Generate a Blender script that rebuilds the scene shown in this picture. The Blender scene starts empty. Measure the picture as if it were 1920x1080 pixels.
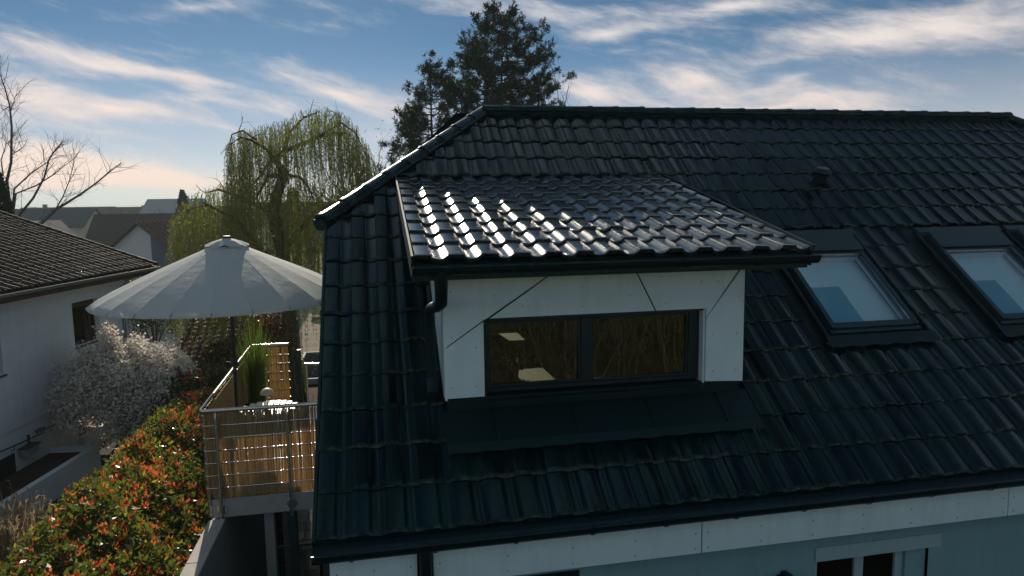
import bpy, bmesh, math, random
import numpy as np
from mathutils import Vector, Matrix

SC = bpy.context.scene
COL = SC.collection
rad = math.radians

# ---------------------------------------------------------------- camera
CAM_POS = np.array([0.497, -5.064, 6.3])
YAW, PITCH, ROLL, FPX = rad(11.246), rad(6.593), rad(-0.885), 1285.18
_F = np.array([math.sin(YAW) * math.cos(PITCH), math.cos(YAW) * math.cos(PITCH), -math.sin(PITCH)])
_X = np.array([math.cos(YAW), -math.sin(YAW), 0.0])
_Y = np.cross(_X, _F)
_c, _s = math.cos(ROLL), math.sin(ROLL)
CX, CY, CF = _c * _X + _s * _Y, -_s * _X + _c * _Y, _F
cam_data = bpy.data.cameras.new('camera')
cam = bpy.data.objects.new('camera', cam_data)
COL.objects.link(cam)
cam_data.sensor_width = 36.0
cam_data.lens = 36.0 * FPX / 1920.0
cam_data.clip_start = 0.1
cam_data.clip_end = 5000.0
cam.matrix_world = Matrix(((CX[0], CY[0], -CF[0], CAM_POS[0]), (CX[1], CY[1], -CF[1], CAM_POS[1]),
                           (CX[2], CY[2], -CF[2], CAM_POS[2]), (0, 0, 0, 1)))
SC.camera = cam


def at(px, py, d):
    """A point of the place, d metres in front of the viewpoint."""
    return CAM_POS + d * (CF + CX * (px - 960) / FPX + CY * (540 - py) / FPX)


def proj(P):
    q = np.asarray(P, float) - CAM_POS
    z = q @ CF
    return 960 + FPX * (q @ CX) / z, 540 - FPX * (q @ CY) / z, z


SC.cycles.use_denoising = True
SC.cycles.max_bounces = 7
SC.cycles.diffuse_bounces = 2
SC.cycles.adaptive_threshold = 0.02
SC.cycles.glossy_bounces = 3
SC.cycles.transmission_bounces = 4
SC.cycles.transparent_max_bounces = 10
SC.cycles.sample_clamp_indirect = 8.0

# ---------------------------------------------------------------- sky, sun, exposure
SUN_EL, SUN_AZ = rad(25.0), rad(-7.5)      # azimuth from +Y towards +X
SC.view_settings.view_transform = 'Standard'
SC.view_settings.look = 'None'
SC.view_settings.exposure = 0.55
SC.view_settings.gamma = 1.0

world = bpy.data.worlds.new('World')
SC.world = world
world.use_nodes = True
world.cycles.sampling_method = 'MANUAL'
world.cycles.sample_map_resolution = 512
wt = world.node_tree
wt.nodes.clear()


class NG:
    def __init__(s, t):
        s.t = t

    def n(s, kind, **kw):
        o = s.t.nodes.new(kind)
        for k, v in kw.items():
            setattr(o, k, v)
        return o

    def link(s, a, b):
        s.t.links.new(a, b)

    def put(s, sock, v):
        if isinstance(v, bpy.types.NodeSocket):
            s.t.links.new(v, sock)
        else:
            sock.default_value = v

    def m(s, op, a, b=None, c=None, clamp=False):
        o = s.t.nodes.new('ShaderNodeMath')
        o.operation = op
        o.use_clamp = clamp
        s.put(o.inputs[0], a)
        if b is not None:
            s.put(o.inputs[1], b)
        if c is not None:
            s.put(o.inputs[2], c)
        return o.outputs[0]

    def xyz(s, x, y, z):
        o = s.t.nodes.new('ShaderNodeCombineXYZ')
        for i, v in enumerate((x, y, z)):
            s.put(o.inputs[i], v)
        return o.outputs[0]

    def sep(s, v):
        o = s.t.nodes.new('ShaderNodeSeparateXYZ')
        s.put(o.inputs[0], v)
        return o.outputs

    def noise(s, vec, scale, detail=4.0, rough=0.55, dist=0.0):
        o = s.t.nodes.new('ShaderNodeTexNoise')
        if vec is not None:
            s.put(o.inputs['Vector'], vec)
        o.inputs['Scale'].default_value = scale
        o.inputs['Detail'].default_value = detail
        o.inputs['Roughness'].default_value = rough
        o.inputs['Distortion'].default_value = dist
        return o.outputs[0]

    def ramp(s, f, stops, interp='LINEAR'):
        o = s.t.nodes.new('ShaderNodeValToRGB')
        o.color_ramp.interpolation = interp
        e = o.color_ramp.elements
        while len(e) > 1:
            e.remove(e[-1])
        e[0].position, e[0].color = stops[0][0], col4(stops[0][1])
        for p, c in stops[1:]:
            x = e.new(p)
            x.color = col4(c)
        s.put(o.inputs[0], f)
        return o.outputs[0]

    def mix(s, f, a, b, mode='MIX'):
        o = s.t.nodes.new('ShaderNodeMix')
        o.data_type = 'RGBA'
        o.blend_type = mode
        s.put(o.inputs[0], f)
        for i, v in ((6, a), (7, b)):
            if isinstance(v, bpy.types.NodeSocket):
                s.t.links.new(v, o.inputs[i])
            else:
                o.inputs[i].default_value = col4(v)
        return o.outputs[2]

    def maprange(s, v, a, b, c, d):
        o = s.t.nodes.new('ShaderNodeMapRange')
        o.interpolation_type = 'SMOOTHSTEP'
        for i, x in enumerate((v, a, b, c, d)):
            s.put(o.inputs[i], x)
        return o.outputs[0]


def col4(c):
    if isinstance(c, (int, float)):
        c = (c, c, c)
    return (c[0], c[1], c[2], 1.0)


g = NG(wt)
sky = g.n('ShaderNodeTexSky')
sky.sky_type = 'NISHITA'
sky.sun_disc = False
sky.sun_elevation = SUN_EL
sky.sun_rotation = SUN_AZ
sky.altitude = 0.0
sky.air_density = 0.5
sky.dust_density = 0.03
sky.ozone_density = 3.0
bg_sky = g.n('ShaderNodeBackground')
skyc = g.mix(1.0, sky.outputs[0], (0.92, 1.10, 0.96), 'MULTIPLY')
wt.links.new(skyc, bg_sky.inputs[0])
bg_sky.inputs[1].default_value = 0.047
# thin cirrus: streaky noise on a high layer, gathered where the photograph has its banks
tc = g.n('ShaderNodeTexCoord')
dx, dy, dz = g.sep(tc.outputs['Generated'])
az = g.m('ARCTAN2', dx, dy)
el = g.m('ARCSINE', dz)
warp = g.noise(g.xyz(g.m('MULTIPLY', az, 3.0), g.m('MULTIPLY', el, 7.0), 0.0), 1.5, 2.0, 0.5)
warp = g.m('MULTIPLY', g.m('SUBTRACT', warp, 0.5), 0.055)
elw = g.m('ADD', el, warp)
streak = g.noise(g.xyz(g.m('MULTIPLY', az, 7.0), g.m('MULTIPLY_ADD', elw, 30.0, g.m('MULTIPLY', az, 3.0)), 1.7), 1.0, 5.0, 0.58)
fine = g.noise(g.xyz(g.m('MULTIPLY', az, 22.0), g.m('MULTIPLY_ADD', elw, 85.0, g.m('MULTIPLY', az, 20.0)), 4.2), 1.0, 4.0, 0.6)
big = g.noise(g.xyz(g.m('MULTIPLY', az, 1.6), g.m('MULTIPLY', el, 6.0), 9.1), 1.3, 1.0, 0.5)


def azel(px, py):
    q = CF + CX * (px - 960) / FPX + CY * (540 - py) / FPX
    q = q / np.linalg.norm(q)
    return math.atan2(q[0], q[1]), math.asin(q[2])


banks = [  # centre px, half length px, half height px, tilt (px per px, down to the right), weight
    (120, 108, 170, 17, .20, 1.0), (330, 143, 120, 10, .22, .75), (40, 180, 110, 30, .0, .75), (215, 210, 95, 17, .10, .95),
    (370, 197, 55, 14, .05, .75), (400, 238, 60, 9, .2, .6), (640, 172, 105, 24, .26, 1.05), (530, 205, 60, 12, .15, .5),
    (60, 290, 110, 24, .05, .8), (290, 330, 190, 22, .03, 1.1), (120, 325, 140, 20, .0, .8),
    (1040, 22, 170, 24, .05, .85), (1380, 14, 100, 22, -.15, 1.0), (1630, 66, 180, 24, -.16, 1.0), (1880, 40, 90, 24, -.1, .55),
    (1310, 146, 95, 14, .05, .85), (1460, 196, 190, 21, .03, 1.0), (1500, 150, 40, 10, -.1, .7), (1110, 178, 70, 18, .1, .65),
    (1130, 62, 60, 9, -.1, .7), (1180, 90, 90, 8, .0, .4), (360, 10, 90, 10, -.05, .55), (210, 250, 90, 7, .1, .4)]
acc = None
azel_v = g.xyz(az, elw, 0.0)
for (px, py, lx, ly, tilt, wgt) in banks:
    a0, e0 = azel(px, py)
    a1, e1 = azel(px + 50, py + 50 * tilt)
    th = math.atan2(e1 - e0, a1 - a0)
    mp = g.n('ShaderNodeMapping')
    mp.vector_type = 'TEXTURE'
    mp.inputs['Location'].default_value = (a0, e0, 0)
    mp.inputs['Rotation'].default_value = (0, 0, th)
    mp.inputs['Scale'].default_value = (2.6 * lx / FPX, 2.6 * ly / FPX, 1)
    wt.links.new(azel_v, mp.inputs[0])
    gr = g.n('ShaderNodeTexGradient')
    gr.gradient_type = 'QUADRATIC_SPHERE'
    wt.links.new(mp.outputs[0], gr.inputs[0])
    acc = g.m('MULTIPLY_ADD', gr.outputs['Fac'], wgt, 0.0 if acc is None else acc)
# outside the view extra cloud is added to lift the light on shaded faces
off = g.m('ABSOLUTE', g.m('SUBTRACT', az, YAW))
away = g.m('MAXIMUM', g.maprange(el, 0.29, 0.42, 0.0, 1.0), g.maprange(off, 0.72, 0.9, 0.0, 1.0))
more = g.noise(g.xyz(g.m('MULTIPLY', dx, 1.0), g.m('MULTIPLY', dy, 1.6), g.m('MULTIPLY', dz, 2.2)), 2.6, 2.0, 0.5)
acc = g.m('MULTIPLY_ADD', g.m('MULTIPLY', away, g.maprange(more, 0.45, 0.66, 0.0, 1.0)), 0.85, acc)
dens = g.m('ADD', g.m('MULTIPLY', acc, 0.72), g.m('MULTIPLY', big, 0.42))
dens = g.m('ADD', dens, g.m('MULTIPLY', g.m('SUBTRACT', streak, 0.5), 0.95))
dens = g.m('ADD', dens, g.m('MULTIPLY', g.m('SUBTRACT', fine, 0.5), 0.6))
mask = g.maprange(dens, 0.22, 1.05, 0.0, 0.90)
veil = g.maprange(el, 0.0, 0.24, 0.5, 0.0)          # thin milky veil low over the horizon
mask = g.m('SUBTRACT', 1.0, g.m('MULTIPLY', g.m('SUBTRACT', 1.0, mask), g.m('SUBTRACT', 1.0, veil)))
mask = g.m('MULTIPLY', mask, g.maprange(dz, -0.02, 0.0, 0.0, 1.0))
bg_cl = g.n('ShaderNodeBackground')
warmth = g.maprange(el, 0.02, 0.30, 0.0, 1.0)
ccol = g.mix(warmth, (0.72, 0.57, 0.48), (0.60, 0.56, 0.54))
ccol = g.mix(g.maprange(el, 0.28, 0.6, 0.0, 1.0), ccol, (0.50, 0.57, 0.60))
wt.links.new(ccol, bg_cl.inputs[0])
bg_cl.inputs[1].default_value = 1.0
mixw = g.n('ShaderNodeMixShader')
wt.links.new(mask, mixw.inputs[0])
wt.links.new(bg_sky.outputs[0], mixw.inputs[1])
wt.links.new(bg_cl.outputs[0], mixw.inputs[2])
wo = g.n('ShaderNodeOutputWorld')
wt.links.new(mixw.outputs[0], wo.inputs[0])

sun_data = bpy.data.lights.new('sun', 'SUN')
sun_data.energy = 4.0
sun_data.angle = rad(0.53)
sun_data.color = (1.0, 0.87, 0.70)
sun = bpy.data.objects.new('sun', sun_data)
COL.objects.link(sun)
SUN_DIR = Vector((math.sin(SUN_AZ) * math.cos(SUN_EL), math.cos(SUN_AZ) * math.cos(SUN_EL), math.sin(SUN_EL)))
sun.rotation_euler = SUN_DIR.to_track_quat('Z', 'Y').to_euler()
sun.location = (0, 30, 40)

# ---------------------------------------------------------------- helpers
RNG = np.random.default_rng(11)
random.seed(5)
WL = {}                                    # world place of each object (all roots and parts are unrotated)


def mat(name, color, rough=0.6, metal=0.0, spec=0.5, vary=0.0, scale=3.0, detail=4.0, bump=0.0, bscale=40.0, coat=0.0,
        color2=None, c2=(0.45, 0.65), coords='Object', objrand=0.0, trans=0.0, transcol=None, rvary=0.0, tint=None, streaks=0.0):
    m = bpy.data.materials.new(name)
    m.use_nodes = True
    t = m.node_tree
    t.nodes.clear()
    q = NG(t)
    out = q.n('ShaderNodeOutputMaterial')
    b = q.n('ShaderNodeBsdfPrincipled')
    b.inputs['Roughness'].default_value = rough
    b.inputs['Metallic'].default_value = metal
    b.inputs['Specular IOR Level'].default_value = spec
    b.inputs['Coat Weight'].default_value = coat
    b.inputs['Coat Roughness'].default_value = 0.06
    if tint is not None:
        b.inputs['Specular Tint'].default_value = col4(tint)
    tcn = q.n('ShaderNodeTexCoord')
    vec = tcn.outputs[coords]
    c = None
    if vary or color2 is not None:
        nz = q.noise(vec, scale, detail, 0.6)
        base = color
        if color2 is not None:
            f = q.maprange(nz, c2[0], c2[1], 0.0, 1.0)
            c = q.mix(f, color, color2)
            base = c
        if vary:
            n2 = q.noise(vec, scale * 2.7, detail, 0.6)
            k = q.m('MULTIPLY_ADD', n2, 2 * vary, 1 - vary)
            c = q.mix(1.0, base, q.xyz(k, k, k), 'MULTIPLY')
    if streaks:                                 # rain marks running down the face
        x_, y_, z_ = q.sep(vec)
        sv = q.xyz(q.m('MULTIPLY', x_, 9.0), q.m('MULTIPLY', y_, 9.0), q.m('MULTIPLY', z_, 0.7))
        f = q.maprange(q.noise(sv, 1.0, 5.0, 0.65), 0.46, 0.74, 0.0, streaks)
        c = q.mix(f, c if c is not None else color, (color[0] * .35, color[1] * .36, color[2] * .34))
    if objrand:
        oi = q.n('ShaderNodeObjectInfo')
        k = q.m('MULTIPLY_ADD', oi.outputs['Random'], 2 * objrand, 1 - objrand)
        c = q.mix(1.0, c if c is not None else color, q.xyz(k, k, k), 'MULTIPLY')
        if rvary:
            q.put(b.inputs['Roughness'], q.m('MULTIPLY_ADD', oi.outputs['Random'], rvary, rough))
    if c is not None:
        q.put(b.inputs['Base Color'], c)
    else:
        b.inputs['Base Color'].default_value = col4(color)
    if bump:
        bn = q.n('ShaderNodeBump')
        bn.inputs['Strength'].default_value = bump
        bn.inputs['Distance'].default_value = 0.02
        q.put(bn.inputs['Height'], q.noise(vec, bscale, 5.0, 0.6))
        t.links.new(bn.outputs[0], b.inputs['Normal'])
    sh = b.outputs[0]
    if trans:
        tr = q.n('ShaderNodeBsdfTranslucent')
        if transcol is not None:
            tr.inputs[0].default_value = col4(transcol)
        elif c is not None:
            t.links.new(c, tr.inputs[0])
        else:
            tr.inputs[0].default_value = col4(color)
        mx = q.n('ShaderNodeMixShader')
        mx.inputs[0].default_value = trans
        t.links.new(sh, mx.inputs[1])
        t.links.new(tr.outputs[0], mx.inputs[2])
        sh = mx.outputs[0]
    t.links.new(sh, out.inputs[0])
    return m


def glass(name, tint=(0.9, 0.95, 0.95), ior=1.6, gain=1.0):
    m = bpy.data.materials.new(name)
    m.use_nodes = True
    t = m.node_tree
    t.nodes.clear()
    q = NG(t)
    out = q.n('ShaderNodeOutputMaterial')
    fr = q.n('ShaderNodeFresnel')
    fr.inputs[0].default_value = ior
    tr = q.n('ShaderNodeBsdfTransparent')
    tr.inputs[0].default_value = col4(tint)
    gl = q.n('ShaderNodeBsdfGlossy')
    gl.inputs['Roughness'].default_value = 0.01
    mx = q.n('ShaderNodeMixShader')
    q.put(mx.inputs[0], q.m('MULTIPLY', fr.outputs[0], gain, clamp=True))
    t.links.new(tr.outputs[0], mx.inputs[1])
    t.links.new(gl.outputs[0], mx.inputs[2])
    t.links.new(mx.outputs[0], out.inputs[0])
    return m


class MB:
    """Collects faces of one mesh."""

    def __init__(s):
        s.v, s.f = [], []

    def add(s, vs, fs):
        o = len(s.v)
        s.v += [tuple(map(float, p)) for p in vs]
        s.f += [tuple(i + o for i in f) for f in fs]
        return s

    def box(s, a, b):
        x0, y0, z0 = a
        x1, y1, z1 = b
        return s.add([(x0, y0, z0), (x1, y0, z0), (x1, y1, z0), (x0, y1, z0), (x0, y0, z1), (x1, y0, z1), (x1, y1, z1), (x0, y1, z1)],
                     [(0, 3, 2, 1), (4, 5, 6, 7), (0, 1, 5, 4), (1, 2, 6, 5), (2, 3, 7, 6), (3, 0, 4, 7)])

    def obox(s, o, ax, ay, az):
        """Box with a corner at o and three edge vectors."""
        o, ax, ay, az = (np.asarray(k, float) for k in (o, ax, ay, az))
        vs = [o, o + ax, o + ax + ay, o + ay, o + az, o + ax + az, o + ax + ay + az, o + ay + az]
        fs = [(0, 3, 2, 1), (4, 5, 6, 7), (0, 1, 5, 4), (1, 2, 6, 5), (2, 3, 7, 6), (3, 0, 4, 7)]
        if np.dot(np.cross(ax, ay), az) < 0:
            fs = [f[::-1] for f in fs]
        return s.add(vs, fs)

    def tube(s, pts, r, n=8, cap=True):
        pts = [np.asarray(p, float) for p in pts]
        rr = r if isinstance(r, (list, tuple, np.ndarray)) else [r] * len(pts)
        up = None
        o = len(s.v)
        for i, p in enumerate(pts):
            d = pts[min(i + 1, len(pts) - 1)] - pts[max(i - 1, 0)]
            d = d / (np.linalg.norm(d) + 1e-9)
            if up is None:
                up = np.array([0, 0, 1.0]) if abs(d[2]) < 0.9 else np.array([1.0, 0, 0])
            a = np.cross(d, up)
            a /= np.linalg.norm(a) + 1e-9
            up = np.cross(a, d)
            for k in range(n):
                th = 2 * math.pi * k / n
                s.v.append(tuple(p + rr[i] * (math.cos(th) * a + math.sin(th) * up)))
        for i in range(len(pts) - 1):
            for k in range(n):
                k2 = (k + 1) % n
                s.f.append((o + i * n + k, o + i * n + k2, o + (i + 1) * n + k2, o + (i + 1) * n + k))
        if cap:
            s.f.append(tuple(o + k for k in range(n))[::-1])
            s.f.append(tuple(o + (len(pts) - 1) * n + k for k in range(n)))
        return s

    def lathe(s, prof, c, n=24, axis=(0, 0, 1)):
        c = np.asarray(c, float)
        w = np.asarray(axis, float)
        w /= np.linalg.norm(w)
        a = np.cross(w, (1, 0, 0) if abs(w[0]) < 0.9 else (0, 1, 0))
        a /= np.linalg.norm(a)
        b = np.cross(w, a)
        o = len(s.v)
        for (r, h) in prof:
            for k in range(n):
                th = 2 * math.pi * k / n
                s.v.append(tuple(c + w * h + r * (math.cos(th) * a + math.sin(th) * b)))
        for i in range(len(prof) - 1):
            for k in range(n):
                k2 = (k + 1) % n
                s.f.append((o + i * n + k, o + i * n + k2, o + (i + 1) * n + k2, o + (i + 1) * n + k))
        return s

    def prism(s, poly, d):
        """Closed polygon poly (3D points) pushed along d."""
        poly = [np.asarray(p, float) for p in poly]
        d = np.asarray(d, float)
        n = len(poly)
        return s.add(poly + [p + d for p in poly],
                     [tuple(range(n))[::-1], tuple(range(n, 2 * n))] + [(i, (i + 1) % n, n + (i + 1) % n, n + i) for i in range(n)])


def mesh_obj(name, me, parent=None, loc=None):
    o = bpy.data.objects.new(name, me)
    COL.objects.link(o)
    pw = WL[parent.name] if parent is not None else np.zeros(3)
    loc = pw if loc is None else np.asarray(loc, float)
    if parent is not None:
        o.parent = parent
    o.location = loc - pw
    WL[o.name] = np.asarray(loc, float)
    return o


def build(name, mb, m, parent=None, base=None, smooth=None, bevel=0.0):
    """World-space faces -> one object whose origin is at base (or at its parent's)."""
    base = (WL[parent.name] if parent is not None else np.zeros(3)) if base is None else np.asarray(base, float)
    me = bpy.data.meshes.new(name)
    v = np.array(mb.v, float) - base
    me.from_pydata(v.tolist(), [], mb.f)
    if isinstance(m, (list, tuple)):
        for k in m:
            me.materials.append(k)
    else:
        me.materials.append(m)
    bm = bmesh.new()
    bm.from_mesh(me)
    bmesh.ops.recalc_face_normals(bm, faces=bm.faces)
    if bevel:
        bmesh.ops.bevel(bm, geom=[e for e in bm.edges if e.is_manifold and e.calc_face_angle(0) > 0.5], offset=bevel, segments=1,
                        affect='EDGES', clamp_overlap=True)
    bm.to_mesh(me)
    bm.free()
    if smooth is not None:
        me.shade_smooth()
        me.set_sharp_from_angle(angle=rad(smooth))
    return mesh_obj(name, me, parent, base)


def empty(name, loc):
    o = bpy.data.objects.new(name, None)
    COL.objects.link(o)
    o.location = loc
    o.empty_display_size = 0.2
    WL[o.name] = np.asarray(loc, float)
    return o


def tag(o, label=None, cat=None, group=None, kind=None):
    if label:
        o['label'] = label
    if cat:
        o['category'] = cat
    if group:
        o['group'] = group
    if kind:
        o['kind'] = kind
    return o


def quads(name, V, m, parent=None, kind=None, base=None):
    """V: (N,4,3) array of world points -> one mesh of N quads."""
    base = (WL[parent.name] if parent is not None else np.zeros(3)) if base is None else np.asarray(base, float)
    n = len(V)
    me = bpy.data.meshes.new(name)
    me.vertices.add(4 * n)
    me.vertices.foreach_set('co', (V.reshape(-1, 3) - base).astype(np.float32).ravel())
    me.loops.add(4 * n)
    me.loops.foreach_set('vertex_index', np.arange(4 * n, dtype=np.int32))
    me.polygons.add(n)
    me.polygons.foreach_set('loop_start', np.arange(0, 4 * n, 4, dtype=np.int32))
    me.update(calc_edges=True)
    me.materials.append(m)
    o = mesh_obj(name, me, parent, base)
    if kind:
        o['kind'] = kind
    return o


def unit(a):
    return a / (np.linalg.norm(a, axis=-1, keepdims=True) + 1e-9)


def leafquads(P, D, L, W, roll=None):
    """Rhombic leaves at P pointing along D, length L, width W."""
    n = len(P)
    D = unit(D)
    R = RNG.normal(size=(n, 3))
    S = unit(np.cross(D, R))
    L = np.broadcast_to(np.asarray(L, float).reshape(-1, 1), (n, 1))
    W = np.broadcast_to(np.asarray(W, float).reshape(-1, 1), (n, 1))
    N = np.cross(S, D)
    mid = P + D * L * 0.5
    return np.stack([P, mid + S * W * 0.5 + N * W * 0.12, P + D * L, mid - S * W * 0.5 + N * W * 0.12], 1)


# ---------------------------------------------------------------- materials
M = {}
M['white_panel'] = mat('white_panel', (0.64, 0.83, 0.87), 0.5, vary=0.10, scale=1.6, streaks=0.15, bump=0.04, bscale=60, coords='Object')
M['render_white'] = mat('white_render', (0.70, 0.76, 0.77), 0.85, vary=0.09, scale=0.8, streaks=0.16, bump=0.25, bscale=90)
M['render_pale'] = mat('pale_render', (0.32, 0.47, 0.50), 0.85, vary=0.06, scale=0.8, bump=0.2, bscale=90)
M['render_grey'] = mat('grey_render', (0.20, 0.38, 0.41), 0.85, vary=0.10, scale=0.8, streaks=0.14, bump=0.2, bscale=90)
M['anthracite'] = mat('anthracite_metal', (0.004, 0.013, 0.015), 0.38, spec=0.4, tint=(0.45, 0.9, 1.0), vary=0.15, scale=4)
M['anthracite_dull'] = mat('anthracite_flashing', (0.003, 0.014, 0.015), 0.5, spec=0.35, tint=(0.4, 0.9, 1.0), vary=0.25, scale=5, bump=0.05, bscale=15)
M['frame'] = mat('window_frame', (0.008, 0.013, 0.015), 0.42, tint=(0.6, 0.92, 1.0))
M['lead'] = mat('sash_cladding', (0.014, 0.036, 0.046), 0.38, spec=0.45, tint=(0.5, 0.9, 1.0))
M['glass'] = glass('window_glass', (0.50, 0.55, 0.52), 1.55, 1.6)
M['glass_roof'] = glass('roof_window_glass', (0.97, 0.99, 1.0), 1.35, 0.4)
M['steel'] = mat('brushed_steel', (0.62, 0.60, 0.58), 0.22, metal=1.0, vary=0.08, scale=20)
M['dark_steel'] = mat('dark_painted_steel', (0.03, 0.045, 0.055), 0.4, vary=0.1, scale=6)
M['concrete'] = mat('concrete', (0.36, 0.35, 0.33), 0.85, vary=0.16, scale=2.2, bump=0.2, bscale=60)
M['concrete_dark'] = mat('concrete_weathered', (0.25, 0.26, 0.25), 0.9, vary=0.2, scale=2.2, bump=0.25, bscale=60)
M['wood_dark'] = mat('stained_wood', (0.06, 0.035, 0.022), 0.6, vary=0.25, scale=9)
M['wood'] = mat('pale_timber', (0.30, 0.20, 0.12), 0.8, spec=0.1, vary=0.25, scale=9)
M['bark'] = mat('bark', (0.075, 0.055, 0.042), 0.9, vary=0.35, scale=6, bump=0.4, bscale=30)
M['bark_grey'] = mat('grey_bark', (0.09, 0.085, 0.085), 0.85, vary=0.3, scale=6, bump=0.3, bscale=30)


def tile_material(name, base, rough, moss, coat=0.0, spec=0.5, tint=(1, 1, 1)):
    """Glazed roof tile: tone varies from tile to tile, lichen and dirt gather on the lower lip."""
    m = bpy.data.materials.new(name)
    m.use_nodes = True
    t = m.node_tree
    t.nodes.clear()
    q = NG(t)
    out = q.n('ShaderNodeOutputMaterial')
    b = q.n('ShaderNodeBsdfPrincipled')
    tcn = q.n('ShaderNodeTexCoord')
    geo = q.n('ShaderNodeNewGeometry')
    oi = q.n('ShaderNodeObjectInfo')
    at_ = q.n('ShaderNodeAttribute')
    at_.attribute_name = 'lip'
    k = q.m('MULTIPLY_ADD', oi.outputs['Random'], 0.7, 0.65)
    w = q.noise(geo.outputs['Position'], 2.2, 3.0, 0.6)
    k = q.m('MULTIPLY', k, q.m('MULTIPLY_ADD', w, 0.4, 0.8))
    c = q.mix(1.0, base, q.xyz(k, k, k), 'MULTIPLY')
    nz = q.noise(geo.outputs['Position'], 17.0, 5.0, 0.65)
    big = q.noise(geo.outputs['Position'], 1.3, 3.0, 0.6)
    f = q.m('MULTIPLY', at_.outputs['Fac'], q.maprange(q.m('ADD', nz, q.m('MULTIPLY', big, 0.5)), 0.66, 0.98, 0.0, 1.0))
    c = q.mix(q.m('MULTIPLY', f, moss), c, (0.085, 0.088, 0.045))
    q.put(b.inputs['Base Color'], c)
    r = q.m('MULTIPLY_ADD', oi.outputs['Random'], 0.10, rough)
    r = q.m('ADD', r, q.m('MULTIPLY', q.m('SUBTRACT', w, 0.5), 0.18))
    q.put(b.inputs['Roughness'], q.m('ADD', r, q.m('MULTIPLY', f, 0.4)))
    b.inputs['Specular IOR Level'].default_value = spec
    b.inputs['Specular Tint'].default_value = col4(tint)
    b.inputs['Coat Weight'].default_value = coat
    b.inputs['Coat Roughness'].default_value = 0.17
    bn = q.n('ShaderNodeBump')
    bn.inputs['Strength'].default_value = 0.03
    bn.inputs['Distance'].default_value = 0.01
    q.put(bn.inputs['Height'], q.noise(geo.outputs['Position'], 22.0, 3.0, 0.5))
    t.links.new(bn.outputs[0], b.inputs['Normal'])
    t.links.new(b.outputs[0], out.inputs[0])
    return m


M['tile'] = tile_material('black_glazed_tile', (0.0015, 0.011, 0.012), 0.11, 0.9, spec=0.27, tint=(0.35, 0.86, 1.0))
M['tile_dormer'] = tile_material('black_glazed_tile_new', (0.008, 0.018, 0.020), 0.19, 0.35, coat=0.8, spec=0.9, tint=(0.72, 0.93, 1.0))
M['tile_old'] = tile_material('old_concrete_tile', (0.036, 0.030, 0.025), 0.7, 1.0, spec=0.15)

# ---------------------------------------------------------------- tiles
TW, TG = 0.265, 0.386
PROFILE = [(0, .004), (.006, .028), (.025, .034), (.06, .034), (.48, .032), (.505, .029), (.53, .017), (.60, .008), (.70, .003), (.80, .003), (.90, .010), (.97, .021), (1.0, .024)]


def tile_mesh(name, m, w=TW, gauge=TG, lap=0.05, prof=PROFILE, lift=0.030, nose=0.026, hs=1.0):
    me = bpy.data.meshes.new(name)
    n = len(prof)
    v, f = [], []
    for (x, z) in prof:
        v.append((x * w, 0.006, z * hs + lift - nose))   # underside of the lip
    for (x, z) in prof:
        v.append((x * w, 0.0, z * hs + lift - 0.004))
    for (x, z) in prof:
        v.append((x * w, 0.008, z * hs + lift))
    for (x, z) in prof:
        v.append((x * w, 0.045, z * hs + lift - lift * .045 / gauge))
    for (x, z) in prof:
        v.append((x * w, gauge + lap, z * hs - lift * lap / gauge))
    for r in range(4):
        for i in range(n - 1):
            f.append((r * n + i, r * n + i + 1, (r + 1) * n + i + 1, (r + 1) * n + i))
    me.from_pydata(v, [], f)
    me.materials.append(m)
    a = me.attributes.new('lip', 'FLOAT', 'POINT')
    a.data.foreach_set('value', [1.0] * (3 * n) + [0.0] * (2 * n))
    me.shade_smooth()
    me.set_sharp_from_angle(angle=rad(38))
    return me


def clip_mesh(src, planes):
    """A copy of a tile mesh cut by planes (co, no) in tile space, keeping the side the normal points to."""
    bm = bmesh.new()
    bm.from_mesh(src)
    for co, no in planes:
        bmesh.ops.bisect_plane(bm, geom=bm.verts[:] + bm.edges[:] + bm.faces[:], plane_co=co, plane_no=no, clear_inner=True)
    if not bm.faces:
        bm.free()
        return None
    me = bpy.data.meshes.new(src.name + '_cut')
    bm.to_mesh(me)
    bm.free()
    me.materials.append(src.materials[0])
    me.shade_smooth()
    me.set_sharp_from_angle(angle=rad(38))
    return me


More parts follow.
